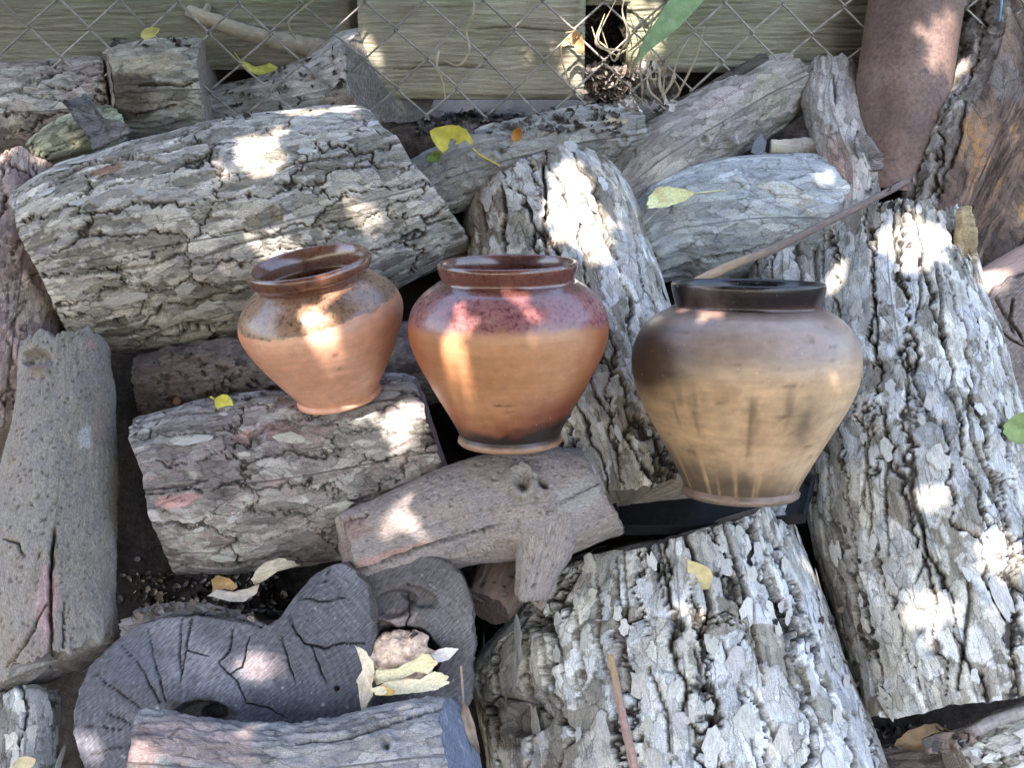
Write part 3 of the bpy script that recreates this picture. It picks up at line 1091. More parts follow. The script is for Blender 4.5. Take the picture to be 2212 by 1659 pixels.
log('firewood_log', 'thick plated trunk leaning along the right side behind the sooty pot',
    [(1915, 468, 160, -.085), (1930, 650, 188, -.085), (1960, 850, 226, -.085), (2000, 1100, 246, -.08), (2055, 1300, 250, -.075), (2108, 1488, 252, -.07)],
    'plated', 41, .0016, tint=(.93, .93, .92), skew0=(-.03, .46), skew1=(-.02, .34), jag=.006,
    ops=[('crack', [(2090, 1230), (2095, 1300), (2080, 1400), (2065, 1490)], 7.2, 0.0108), ('crack', [(1890, 640), (1895, 720), (1885, 800)], 4.8, 0.0072), ('hole', 1805, 605, 10, 14, 30, -.008), ('crack', [(2020, 560), (2035, 640), (2030, 720), (2060, 800)], 5, .009), ('crack', [(1985, 560), (1990, 640), (1975, 700)], 4.5, .008), ('crack', [(1860, 900), (1870, 1000), (1862, 1100)], 5, .009),
         ('crack', [(2085, 860), (2105, 960), (2150, 1060)], 5, .009), ('crack', [(1905, 860), (1915, 960), (1910, 1080), (1920, 1200)], 5, .009), ('crack', [(1995, 1130), (2000, 1200), (1975, 1260)], 4.5, .008), ('crack', [(2180, 1180), (2190, 1300), (2185, 1440)], 5, .009), ('crack', [(1840, 1200), (1850, 1300), (1860, 1380)], 5, .009),
         ('knot', 2012, 1400, 36, .006), ('crack', [(2060, 500), (2065, 560)], 4.8, 0.0072), ('crack', [(1960, 760), (1958, 880)], 4.8, 0.0072),
         ('paint', 2010, 880, 60, 90, 5, (.31, .33, .35), .6), ('paint', 1820, 1250, 60, 200, 0, (.17, .155, .14), .6)], group=G_LOGS)
log('firewood_log', 'big flaky log under the smaller pot, with patches of reddish bare wood',
    [(335, 1066, 168, -.02), (450, 1052, 182, -.02), (620, 1032, 188, -.02), (800, 1000, 182, -.02), (950, 972, 160, -.02)], 'flaky_dim', 42, .00135, skew0=(-.18, .1), skew1=(-.15, -.06),
    face1=(40, (.18, .13, .13)), jag=.006,
    ops=[('paint', 385, 1082, 55, 17, 8, (.46, .25, .24), .8), ('paint', 610, 935, 55, 22, -12, (.25, .16, .16), .8), ('paint', 530, 945, 30, 18, 0, (.24, .15, .14), .7), ('hole', 668, 1038, 8, 8, 0, -.012),
         ('crack', [(310, 1060), (400, 1050), (450, 1035)], 4, .008), ('paint', 820, 930, 110, 45, 10, (.40, .40, .36), .5),
         ('crack', [(700, 1100), (860, 1060), (960, 1040)], 6, .010), ('paint', 640, 1130, 26, 16, 0, (.36, .31, .28), .8)], group=G_LOGS)
log('firewood_log', 'smooth grey post log standing on the left with one long drying crack',
    [(142, 748, 96, .0), (140, 880, 106, .005), (126, 1080, 122, .01), (112, 1270, 136, .02), (125, 1440, 124, .025)], 'smooth', 43, .0013, skew0=(.05, .25), skew1=(-.20, .14),
    face1=(70, (.17, .155, .14)), mat=M_SMOOTH, lobes=.09, tint=(.88, .81, .72), jag=.016, gain=1.7,
    ops=[('crack', [(118, 1140), (110, 1230), (108, 1330), (113, 1440)], 6, .022), ('paint', 100, 1310, 28, 100, 0, (.40, .26, .25), .8), ('crack', [(139, 1300), (137, 1400)], 3.5, .008),
         ('hole', 78, 772, 36, 20, 8, -.014), ('bump', 88, 795, 30, 16, 0, .008), ('paint', 88, 792, 28, 14, 0, (.18, .13, .125), .8), ('paint', 195, 745, 16, 12, 0, (.34, .24, .21), .8),
         ('paint', 185, 945, 18, 28, 0, (.46, .46, .46), .7), ('paint', 50, 1400, 60, 50, 30, (.24, .19, .17), .7), ('crack', [(15, 1440), (60, 1380), (100, 1300)], 6, .01),
         ('crack', [(8, 1165), (38, 1172), (50, 1205)], 4, .008), ('paint', 215, 920, 20, 90, 0, (.27, .21, .17), .5)],
    face_ops=[('crack', [(110, 1440), (130, 1470)], 3, .01), ('crack', [(110, 1480), (170, 1495)], 3, .01)], group=G_LOGS)
branch = log('firewood_log', 'smooth forked branch log with a knot lying below the middle pot',
             [(748, 1200, 86, .045), (860, 1162, 95, .045), (1000, 1112, 112, .04), (1120, 1090, 118, .04), (1220, 1078, 112, .04), (1302, 1062, 98, .04)], 'smooth', 44, .00125,
             skew0=(.1, .15), skew1=(-.28, -.12), face0=(30, (.22, .17, .15)), face1=(40, (.24, .22, .21)), mat=M_SMOOTH, tint=(1.02, .91, .87), lobes=.09, gain=1.6,
             ops=[('knot', 1128, 1045, 36, .013), ('hole', 1166, 1042, 22, 9, -35, -.014), ('paint', 1128, 1045, 34, 28, 0, (.30, .28, .25), .7), ('crack', [(745, 1245), (860, 1205), (960, 1170), (1080, 1135)], 7, .010),
                  ('paint', 840, 1200, 110, 12, 18, (.40, .25, .22), .8), ('paint', 760, 1140, 40, 28, 0, (.26, .17, .15), .7), ('crack', [(740, 1130), (800, 1110)], 5, .006),
                  ('crack', [(1180, 1110), (1240, 1070), (1300, 1040)], 4, .006), ('paint', 1250, 1070, 60, 40, 20, (.38, .38, .38), .5), ('bump', 1175, 1150, 60, 70, 0, .010)], group=G_LOGS)
log('branch_stub', None, [(1186, 1100, 84, .05), (1176, 1180, 66, .052), (1160, 1240, 44, .045), (1144, 1300, 34, .03)], 'smooth', 45, .0014, mat=M_SMOOTH, lobes=.08,
    parent=branch, part='branch_stub', tint=(1.0, .90, .87), gain=1.6, jag=.012)


# logs that show their sawn ends: the outline of the end is known, the body runs back from it
def end_log(name, label, cpx, lift, outline, normal, length, style, seed, res, face, ops=None, group=None, tint=None, taper=.0, lobes=.0, body_res=None, gain=1.0):
    c = pt(cpx[0], cpx[1], lift)
    n = np.array(normal, float)
    n /= np.linalg.norm(n)
    P = [c, c - n * length * .5, c - n * length]
    t = -n
    up = np.array([0, 0, 1.0])
    e2 = up - (up @ t) * t
    e2 /= np.linalg.norm(e2)
    e1 = np.cross(e2, t)
    pl = []
    for x, y in outline:
        d = ray(x, y)
        q = CAM + d * (((c - CAM) @ n) / (d @ n)) - c
        pl.append((math.atan2(q @ e1, q @ e2), math.hypot(q @ e1, q @ e2)))
    pl.sort()
    a = np.array([p[0] for p in pl])
    r = np.array([p[1] for p in pl])
    R = r.mean()
    a3 = np.concatenate([a - 2 * math.pi, a, a + 2 * math.pi])
    r3 = np.concatenate([r, r, r])
    aa = np.linspace(-math.pi, math.pi, 721)
    rr = np.interp(aa, a3, r3)
    ker = np.hanning(25)
    ker /= ker.sum()
    rr = np.convolve(np.concatenate([rr[-61:-1], rr, rr[1:61]]), ker, 'same')[60:-60]

    def sec(TH):
        return np.interp(((TH + math.pi) % (2 * math.pi)) - math.pi, aa, rr) / R
    return log(name, label, None, style, seed, res, face0=(face[0], face[1], c), ops=None, face_ops=ops, lobes=lobes, jag=.0, section=sec, frame='up',
               extra_pts=(P, [R, R * (1 - taper * .5), R * (1 - taper)]), group=group, tint=tint, gain=gain)


DKF = (.085, .085, .100)
end_log('firewood_log', 'wide dark sawn log end with a hollow heart and radial cracks, bottom left', (565, 1512), .040,
        [(160, 1570), (168, 1500), (195, 1445), (240, 1395), (300, 1355), (370, 1336), (450, 1338), (520, 1352), (570, 1358), (604, 1340), (630, 1302), (660, 1262), (705, 1228), (745, 1215), (785, 1250), (800, 1320), (800, 1420), (790, 1540), (740, 1650), (620, 1740), (450, 1790), (290, 1760), (190, 1680)],
        (-.04, -.90, .44), .42, 'rot', 51, .0011, (190, DKF),
        ops=[('crack', [(624, 1330), (640, 1372), (662, 1392), (700, 1400), (742, 1388), (790, 1392)], 2.6, .008), ('crack', [(640, 1290), (690, 1300), (745, 1292)], 2.2, .006), ('crack', [(668, 1392), (690, 1440), (704, 1476)], 2.2, .006), ('crack', [(712, 1215), (700, 1262)], 2.2, .006), ('hole', 728, 1488, 6, 6, 0, -.012), ('hole', 432, 1548, 66, 34, 5, -.016), ('hole', 455, 1540, 30, 18, 10, -.010), ('crack', [(318, 1357), (335, 1440), (358, 1515)], 2.20, .006), ('crack', [(262, 1395), (310, 1450), (345, 1520)], 2.20, .006),
             ('crack', [(392, 1337), (388, 1420), (392, 1470)], 2.20, .006), ('crack', [(415, 1337), (400, 1405), (390, 1475)], 2.20, .006), ('crack', [(210, 1462), (262, 1500), (306, 1532)], 2.20, .006),
             ('crack', [(505, 1360), (495, 1410), (470, 1432)], 2.20, .006), ('crack', [(540, 1375), (525, 1440), (495, 1460)], 2.20, .006), ('crack', [(470, 1432), (510, 1470), (532, 1520)], 2.20, .006),
             ('crack', [(402, 1405), (450, 1420)], 2.20, .006), ('crack', [(532, 1520), (580, 1530), (620, 1555)], 2.20, .006), ('crack', [(160, 1570), (220, 1572), (262, 1580)], 2.20, .006),
             ('crack', [(175, 1636), (230, 1622), (290, 1612)], 2.20, .006), ('crack', [(230, 1540), (285, 1565)], 2.20, .006), ('crack', [(610, 1380), (625, 1440), (640, 1475)], 2.20, .006),
             ('paint', 570, 1440, 60, 35, 0, (.17, .14, .145), .6), ('paint', 300, 1430, 90, 60, 20, (.085, .09, .12), .7), ('paint', 432, 1548, 90, 46, 0, (.05, .042, .038), .85)], group=G_LOGS, gain=.6)
end_log('firewood_log', 'dark log end with a rotted hollow holding a clay lump and dry leaves', (895, 1400), .036,
        [(770, 1400), (775, 1300), (800, 1240), (860, 1215), (930, 1205), (985, 1232), (1012, 1290), (1020, 1360), (1016, 1440), (1010, 1530), (960, 1600), (860, 1610), (790, 1560)], (.05, -.92, .40), .35, 'rot', 53, .0015,
        (90, (.085, .078, .080)),
        ops=[('hole', 870, 1420, 82, 66, 0, -.050), ('hole', 850, 1305, 52, 30, 15, -.012), ('hole', 905, 1290, 44, 22, -20, -.008), ('hole', 822, 1372, 40, 34, 0, -.020), ('bump', 840, 1345, 60, 16, 15, .010), ('bump', 930, 1340, 40, 50, 0, .006), ('paint', 840, 1350, 60, 30, 20, (.24, .19, .18), .8), ('paint', 880, 1290, 70, 40, 0, (.09, .08, .08), .7),
             ('crack', [(880, 1260), (885, 1330), (870, 1370)], 2.20, .006)], group=G_LOGS, gain=.6)
end_log('firewood_log', 'dark sawn end with spreading cracks cut off by the right edge', (2215, 770), -.05,
        [(2108, 700), (2118, 660), (2150, 625), (2220, 590), (2300, 640), (2330, 760), (2300, 860), (2220, 900), (2160, 850), (2125, 780)], (-.15, -.93, .34), .3, 'rot', 54, .0016, (60, (.17, .145, .14)),
        ops=[('crack', [(2190, 640), (2180, 690), (2212, 740)], 4, .01), ('crack', [(2130, 700), (2170, 720), (2212, 750)], 3, .009), ('crack', [(2150, 640), (2190, 720)], 3, .008)], group=G_LOGS)
log('firewood_log', 'small brown log end wedged under the fork of the branch log',
    [(1052, 1315, 52, -.02), (1085, 1255, 62, -.03), (1120, 1190, 62, -.06)], 'fibre', 55, .0018, tint=(.42, .34, .32), face0=(20, (.09, .065, .06)), group=G_LOGS)
log('firewood_log', 'massive pale trunk with deep furrowed bark in front of the sooty pot',
    [(1455, 1150, 256, -.100, 256, 256), (1467, 1300, 280, -.104, 303, 347), (1476, 1420, 305, -.108, 336, 452), (1485, 1540, 325, -.110, 371, 451), (1494, 1660, 342, -.112, 408, 448), (1510, 1860, 370, -.115, 465, 445)],
    'furrow', 61, .0015, skew0=(-.25, .36), jag=.008, lobes=.02,
    ops=[('crack', [(1480, 1140), (1490, 1190), (1525, 1260), (1535, 1330), (1505, 1375)], 7.4, 0.0090), ('crack', [(1330, 1200), (1335, 1290), (1340, 1400), (1330, 1480)], 5.0, 0.0090),
         ('crack', [(1560, 1120), (1590, 1220), (1620, 1320), (1640, 1420)], 5.6, 0.0090), ('crack', [(1620, 1110), (1650, 1200), (1690, 1300), (1720, 1400)], 5.0, 0.0080),
         ('crack', [(1290, 1380), (1305, 1440), (1340, 1500)], 5.0, 0.0080), ('crack', [(1420, 1180), (1425, 1260), (1450, 1340)], 3.7, 0.0060), ('crack', [(1560, 1380), (1600, 1500), (1640, 1659)], 5.6, 0.0090),
         ('crack', [(1180, 1300), (1200, 1380), (1220, 1460)], 4.3, 0.0080), ('hole', 1381, 1595, 9, 9, 0, -.02),
         ('crack', [(1345, 1170), (1352, 1300), (1348, 1420), (1362, 1500)], 5, .009), ('crack', [(1478, 1142), (1492, 1200), (1528, 1270), (1538, 1335), (1508, 1380)], 10, .012), ('crack', [(1560, 1118), (1590, 1210), (1622, 1310), (1650, 1480)], 6, .010),
         ('crack', [(1600, 1108), (1640, 1200), (1690, 1340), (1752, 1500), (1800, 1640)], 6.5, .010), ('crack', [(1642, 1100), (1690, 1220), (1742, 1350)], 5, .009), ('crack', [(1500, 1400), (1520, 1480), (1560, 1659)], 6.5, .010),
         ('crack', [(1240, 1310), (1250, 1400), (1262, 1480)], 6, .010), ('crack', [(1162, 1330), (1172, 1420), (1182, 1500)], 5, .009), ('crack', [(1620, 1480), (1660, 1560), (1705, 1659)], 6, .010), ('crack', [(1700, 1400), (1750, 1500), (1805, 1620)], 5, .009),
         ('crack', [(1420, 1165), (1440, 1260), (1455, 1340), (1450, 1400)], 5, .009), ('crack', [(1285, 1240), (1295, 1330), (1290, 1400)], 4.5, .008), ('crack', [(1400, 1440), (1440, 1540), (1450, 1659)], 6, .010), ('crack', [(1535, 1335), (1570, 1320), (1590, 1330)], 3.5, .006), ('paint', 1130, 1530, 70, 60, 20, (.20, .18, .17), .7), ('paint', 1330, 1440, 30, 90, 0, (.21, .19, .175), .8),
         ('paint', 1120, 1430, 90, 90, 0, (.40, .37, .29), .45), ('hole', 1140, 1550, 60, 40, 20, -.010), ('crack', [(1060, 1500), (1140, 1520), (1180, 1560)], 3.7, 0.0060)], group=G_LOGS)
log('firewood_log', 'weathered log lying along the bottom edge across the hollow log end',
    [(296, 1650, 104, .085), (450, 1662, 98, .085), (620, 1668, 96, .085), (760, 1655, 104, .085), (880, 1640, 118, .085), (1000, 1630, 122, .085)], 'corky', 62, .0014, skew0=(-.1, .1), skew1=(-.18, -.28),
    face1=(50, (.14, .155, .20)), tint=(.78, .78, .84), lobes=.09, gain=1.4,
    ops=[('paint', 420, 1600, 150, 60, -10, (.33, .25, .24), .7), ('paint', 300, 1620, 50, 60, 0, (.23, .165, .155), .8), ('knot', 835, 1610, 24, .006), ('paint', 900, 1640, 90, 40, 0, (.29, .29, .31), .7),
         ('crack', [(640, 1610), (760, 1590), (880, 1550), (990, 1520)], 6, .010)], group=G_LOGS)
log('firewood_log', 'flaking bark log in the bottom left corner below the post log',
    [(62, 1500, 66, .0), (58, 1590, 72, .0), (50, 1760, 80, .0)], 'plated_dark', 63, .0018, tint=(1.05, 1.08, 1.12), group=G_LOGS)
log('firewood_log', 'pale flaky log peeking in at the bottom right corner',
    [(2072, 1668, 72, -.02), (2160, 1640, 92, -.02), (2320, 1600, 100, -.02)], 'flaky', 64, .0018, group=G_LOGS)
log('firewood_log', 'shaded log buried in the gap below the thick right hand trunk',
    [(1830, 1700, 80, -.10), (2000, 1690, 90, -.11), (2100, 1680, 90, -.12)], 'rot', 65, .0024, group=G_LOGS)

for lab, n, lo, hi, sd, asp in (
        ('massive pale trunk with deep furrowed bark in front of the sooty pot', 70, .006, .017, 1, 1.5),
        ('thick plated trunk leaning along the right side behind the sooty pot', 55, .006, .016, 2, 1.5),
        ('pale cracked upright log with a sunlit top behind the middle pot', 26, .005, .015, 3, 1.9),
        ('broad flaky grey log behind the smaller pot', 22, .004, .014, 4, 2.1),
        ('big flaky log under the smaller pot, with patches of reddish bare wood', 14, .004, .013, 5, 1.9),
        ('flaking bark log in the bottom left corner below the post log', 8, .006, .014, 6, 1.7),
        ('pale flaky log peeking in at the bottom right corner', 8, .006, .014, 7, 1.7)):
    plates(lab, n, lo, hi, sd, asp)

# ================================================================== POTS
def clay_mat(name, mode):
    """Col = fired clay; Gl = how far below the glaze line a point lies (metres)"""
    m, t, b = newmat(name)
    a = nd(t, 'ShaderNodeAttribute', attribute_name='Col')
    gl = nd(t, 'ShaderNodeAttribute', attribute_name='Gl')
    oc = nd(t, 'ShaderNodeTexCoord').outputs['Object']
    n1 = noise_node(t, oc, 90, 6, .65)
    n2 = noise_node(t, oc, 420, 3, .6)
    n3 = noise_node(t, oc, 38, 4, .6)
    wheel = noise_node(t, oc, 60, 3, .6, (.25, .25, 3.2))
    f = mathn(t, 'MULTIPLY', maprange(t, n1, .3, .7, .86, 1.14), maprange(t, wheel, .3, .7, .93, 1.07))
    f = mathn(t, 'MULTIPLY', f, maprange(t, n2, .68, .76, 1.0, .62 if mode != 'soot' else .75))
    base = scale_col(t, a.outputs['Color'], f)
    chip = nd(t, 'ShaderNodeMix', data_type='RGBA')
    t.links.new(maprange(t, noise_node(t, oc, 230, 2, .5), .735, .75, 0, .7), chip.inputs[0])
    t.links.new(base, chip.inputs[6])
    chip.inputs[7].default_value = (.62, .54, .46, 1)
    base = chip.outputs[2]
    rough = maprange(t, n1, .3, .7, .30, .48)
    if mode != 'soot':
        edge = mathn(t, 'ADD', gl.outputs['Fac'], maprange(t, n3, .3, .7, -.002, .002))
        edge = mathn(t, 'ADD', edge, maprange(t, n1, .3, .7, -.002, .002))
        sf = .0008 if mode == 'olive' else .004
        g = maprange(t, edge, -sf, sf, 0, 1)
        r = nd(t, 'ShaderNodeValToRGB')
        el = r.color_ramp.elements
        if mode == 'olive':
            cs = [(.055, .028, .018), (.21, .115, .068), (.29, .17, .105), (.35, .215, .135)]
        else:
            cs = [(.07, .025, .024), (.20, .072, .074), (.27, .11, .108), (.33, .15, .12)]
        el[0].position, el[0].color = .32, (*cs[0], 1)
        el[1].position, el[1].color = .66, (*cs[3], 1)
        for p_, c_ in ((.42, cs[1]), (.52, cs[2])):
            e = el.new(p_)
            e.color = (*c_, 1)
        n4 = noise_node(t, oc, 190, 5, .75)
        t.links.new(n4, r.inputs[0])
        rm = nd(t, 'ShaderNodeAttribute', attribute_name='Rm')
        mr_ = nd(t, 'ShaderNodeMix', data_type='RGBA')
        t.links.new(rm.outputs['Fac'], mr_.inputs[0])
        t.links.new(r.outputs[0], mr_.inputs[6])
        mr_.inputs[7].default_value = (.115, .038, .022, 1)
        gc = scale_col(t, mr_.outputs[2], maprange(t, n3, .3, .7, .75, 1.25))
        t.links.new(mathn(t, 'MULTIPLY', g, mathn(t, 'ADD', .36, mathn(t, 'MULTIPLY', rm.outputs['Fac'], .6))), b.inputs['Coat Weight'])
        b.inputs['Coat Roughness'].default_value = .13
        mx = nd(t, 'ShaderNodeMix', data_type='RGBA')
        t.links.new(g, mx.inputs[0])
        t.links.new(base, mx.inputs[6])
        t.links.new(gc, mx.inputs[7])
        base = mx.outputs[2]
        mr = nd(t, 'ShaderNodeMix', data_type='FLOAT')
        t.links.new(g, mr.inputs[0])
        t.links.new(rough, mr.inputs[2])
        t.links.new(maprange(t, n4, .3, .7, .20, .40), mr.inputs[3])
        rough = mr.outputs[0]
    else:
        gloss = gl.outputs['Fac']
        mr = nd(t, 'ShaderNodeMix', data_type='FLOAT')
        t.links.new(gloss, mr.inputs[0])
        t.links.new(maprange(t, n1, .3, .7, .32, .5), mr.inputs[2])
        mr.inputs[3].default_value = .26
        rough = mr.outputs[0]
    t.links.new(base, b.inputs['Base Color'])
    t.links.new(rough, b.inputs['Roughness'])
    b.inputs['Specular IOR Level'].default_value = .5
    bp = nd(t, 'ShaderNodeBump')
    bp.inputs['Strength'].default_value = .16
    bp.inputs['Distance'].default_value = .0014
    t.links.new(mathn(t, 'ADD', mathn(t, 'MULTIPLY', n1, .6), mathn(t, 'ADD', mathn(t, 'MULTIPLY', n2, .35), wheel)), bp.inputs['Height'])
    t.links.new(bp.outputs[0], b.inputs['Normal'])
    return m


def spline_profile(pr, n):
    c = catmull(np.array(pr, float), 600)
    s = np.concatenate([[0], np.cumsum(np.linalg.norm(np.diff(c, axis=0), axis=1))])
    u = np.linspace(0, s[-1], n)
    return np.column_stack([np.interp(u, s, c[:, k]) for k in range(2)])


def pot(label, bx, by, depth, roll, tilt, scale, body, rim, foot, mat, colf, glf, wob, seed, yaw=0):
    """a thrown pot: body (outer and inner wall), rim collar and foot, as separate parts on one empty at its base.
       profiles are (radius, height) in photo px"""
    k = scale * depth / FPX
    p0 = ptd(bx, by, depth)
    up = np.array([math.sin(math.radians(roll)), 0, math.cos(math.radians(roll))])
    d = p0 - CAM
    h = np.array([d[0], d[1], 0])
    h /= np.linalg.norm(h)                    # horizontal direction away from the viewer
    up = up + h * math.tan(math.radians(tilt))
    up /= np.linalg.norm(up)
    yv = h - (h @ up) * up
    yv /= np.linalg.norm(yv)
    xv = np.cross(yv, up)
    Mw = Matrix(((xv[0], yv[0], up[0], p0[0]), (xv[1], yv[1], up[1], p0[1]), (xv[2], yv[2], up[2], p0[2]), (0, 0, 0, 1)))
    root = empty('clay_pot', p0, label, 'clay pot', 'three clay pots set out on the woodpile', rot=Mw)
    nv = 180
    th = np.linspace(0, 2 * math.pi, nv, endpoint=False)      # 0 faces the viewer
    for nm, pr, n in (('body', body, 150), ('rim', rim, 44), ('foot', foot, 22)):
        q = spline_profile(pr, n) * k
        R, Z = q[:, 0][:, None], q[:, 1][:, None]
        TH = np.broadcast_to(th[None], (n, nv))
        W = 1 + wob * (np.cos(2 * TH + seed) * .5 + fbm(Z / .08 + 0 * TH, TH / 6.2832 * 4, seed, 2, 4) * .6)
        # throwing ridges
        W = W + .0022 * fbm(Z / .009 + 0 * TH, TH / 6.2832 * 2, seed + 4, 2, 2) * (1 if nm == 'body' else .5)
        X = R * W * np.sin(TH)
        Y = -R * W * np.cos(TH)
        Zz = Z + .0035 * wob * 30 * fbm(TH / 6.2832 * 3, Z / .2 + 0 * TH, seed + 2, 2) * (Z / (.2))
        v = np.stack([X, Y, Zz], -1)
        zz = (Zz / k)
        col = colf(nm, zz, TH, R / k + 0 * TH)
        gl = glf(nm, zz, TH) * k
        mesh(nm, v, grid_faces(n, nv, True, False), mat, root, np.clip(col, .005, .9).reshape(-1, 3), None, True, {'Gl': gl.reshape(-1), 'Rm': np.clip((zz - (body[9][1] - 2)) / 10, 0, 1) * .8 + 0 * TH})
    return root


def n2(TH, Z, a, b, seed, octv=3):
    return fbm(TH / 6.2832 * a, Z / b, seed, octv, 0)


# --- smaller pot, tipped to the left
def c1(nm, Z, TH, R):
    base = palette([(.60, .30, .185), (.70, .375, .245), (.74, .43, .30)], np.clip(.5 + .5 * n2(TH, Z, 6, 60, 5) + .25 * n2(TH, Z, 20, 12, 6), 0, 1))
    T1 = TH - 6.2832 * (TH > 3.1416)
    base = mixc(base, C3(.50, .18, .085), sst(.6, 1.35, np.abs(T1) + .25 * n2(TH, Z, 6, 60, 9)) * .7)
    ring = sst(.3, .5, n2(TH, Z, 26, 30, 8)) * .12
    base = mixc(base, C3(.40, .17, .10), ring)
    hit = np.exp(-(((TH - .12) * R / 7) ** 2 + ((Z - 154) / 5) ** 2)) + .7 * np.exp(-(((TH - .14) * R / 3.5) ** 2 + ((Z - 118) / 3.5) ** 2))
    return mixc(base, C3(.13, .055, .04), np.clip(hit, 0, 1) * .9)


def g1(nm, Z, TH):
    if nm == 'rim':
        return Z * 0 + 30
    return Z - (212 + 8 * np.cos(TH - 2.0) + 3 * np.sin(3 * TH))


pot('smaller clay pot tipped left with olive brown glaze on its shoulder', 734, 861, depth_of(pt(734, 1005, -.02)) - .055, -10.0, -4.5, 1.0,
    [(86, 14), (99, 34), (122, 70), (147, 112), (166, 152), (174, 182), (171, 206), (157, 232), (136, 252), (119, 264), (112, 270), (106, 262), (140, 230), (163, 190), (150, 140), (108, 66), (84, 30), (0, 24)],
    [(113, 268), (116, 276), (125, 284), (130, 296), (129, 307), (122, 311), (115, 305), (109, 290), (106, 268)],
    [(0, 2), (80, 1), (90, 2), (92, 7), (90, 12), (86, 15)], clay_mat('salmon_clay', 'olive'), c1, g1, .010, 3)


# --- middle pot
def c2(nm, Z, TH, R):
    base = palette([(.43, .195, .090), (.50, .245, .120), (.54, .285, .16)], np.clip(.5 + .5 * n2(TH, Z, 5, 70, 15) + .3 * n2(TH, Z, 18, 10, 16), 0, 1))
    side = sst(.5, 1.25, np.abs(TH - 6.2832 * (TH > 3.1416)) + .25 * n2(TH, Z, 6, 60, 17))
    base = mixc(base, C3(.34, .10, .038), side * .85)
    burn = sst(135, 30, Z + 26 * n2(TH, Z, 9, 40, 18) - 60 * np.clip(np.sin(TH), -.3, 1))
    base = mixc(base, C3(.17, .042, .020), burn * .92)
    blk = sst(62, 36, Z + 20 * n2(TH, Z, 14, 24, 19) - 26 * np.clip(np.sin(TH), -.2, 1))
    base = mixc(base, C3(.018, .014, .014), blk * .95)
    if nm == 'foot':
        base = mixc(base * 0 + C3(.34, .20, .125), C3(.05, .035, .03), sst(8, 18, Z + 6 * n2(TH, Z, 20, 10, 22)))
    m = np.zeros(Z.shape)
    for tx, tz, w_, h_ in ((-.13, 118, 10, 2.2), (-.02, 116, 12, 2.4), (.0, 104, 10, 2.0)):
        m = np.maximum(m, np.exp(-(((TH - 6.2832 * (TH > 3.1416)) - tx) * R / w_) ** 2 - ((Z - tz) / h_) ** 2))
    return mixc(base, C3(.10, .03, .015), m * .9)


def g2(nm, Z, TH):
    if nm == 'rim':
        return Z * 0 + 30
    if nm == 'foot':
        return Z * 0 - 30
    return Z - (266 + 5 * np.cos(TH + .5) + 4 * np.sin(2 * TH + 1))


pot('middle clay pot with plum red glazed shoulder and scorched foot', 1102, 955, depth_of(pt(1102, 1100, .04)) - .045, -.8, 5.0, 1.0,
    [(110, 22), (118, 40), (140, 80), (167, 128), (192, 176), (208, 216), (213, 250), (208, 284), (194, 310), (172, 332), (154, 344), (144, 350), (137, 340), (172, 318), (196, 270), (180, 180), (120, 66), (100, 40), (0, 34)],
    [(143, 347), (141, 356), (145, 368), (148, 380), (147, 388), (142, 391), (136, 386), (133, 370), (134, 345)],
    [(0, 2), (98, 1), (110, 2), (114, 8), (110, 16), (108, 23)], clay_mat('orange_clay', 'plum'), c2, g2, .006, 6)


# --- larger sooty pot
def c3(nm, Z, TH, R):
    T = TH - 6.2832 * (TH > 3.1416)
    base = palette([(.43, .28, .155), (.53, .355, .21), (.57, .41, .265)], np.clip(.5 + .5 * n2(TH, Z, 5, 70, 25) + .35 * n2(TH, Z, 16, 16, 26), 0, 1))
    up_ = sst(262, 345, Z + 20 * n2(TH, Z, 6, 40, 27))
    base = mixc(base, C3(.25, .19, .172), up_ * .8)
    lft = np.exp(-((T + 1.05) / .55) ** 2 - ((Z - 300) / 62) ** 2)
    base = mixc(base, C3(.045, .034, .028), np.clip(lft * 1.5 + .3 * n2(TH, Z, 9, 30, 28) * (lft > .1), 0, .9))
    st = sst(.12, .45, n2(TH, Z, 34, 170, 29)) * np.exp(-((Z - 190) / 90) ** 2) * .75
    base = mixc(base, C3(.12, .085, .055), st)
    rs = np.exp(-((T - .62) / .16) ** 2 - ((Z - 190) / 58) ** 2) * (.65 + .5 * n2(TH, Z, 30, 30, 32))
    base = mixc(base, C3(.085, .070, .055), np.clip(rs, 0, .75))
    low = sst(125, 34, Z + 34 * n2(TH, Z, 12, 90, 30) + 26 * np.clip(T, -1, 1)) * (.9 - .5 * sst(.1, .4, n2(TH, Z, 40, 400, 31)))
    base = mixc(base, C3(.055, .042, .030), np.clip(low, 0, .92))
    spot = sst(.28, .5, n2(TH, Z, 26, 20, 33)) * sst(60, 120, Z) * .7
    base = base * (1 + .30 * n2(TH, Z, 11, 34, 35, 4) + .16 * n2(TH, Z, 50, 5, 36, 3))[..., None]
    base = mixc(base, C3(.12, .08, .05), spot)
    if nm == 'rim':
        base = base * 0 + C3(.016, .013, .014)
        base = mixc(base, C3(.10, .045, .03), sst(425, 408, Z) * sst(-.1, .8, T) * .8)
    if nm == 'foot':
        base = mixc(base * 0 + C3(.19, .125, .09), C3(.10, .075, .06), sst(0, .4, n2(TH, Z, 12, 10, 34)))
    neck = sst(388, 412, Z) if nm == 'body' else Z * 0
    base = mixc(base, C3(.10, .055, .045), neck * .9)
    return base


def g3(nm, Z, TH):
    if nm == 'rim':
        return (Z * 0 + 1) / (1.39 / FPX)
    return sst(300, 380, Z) * .5 / (1.39 / FPX)


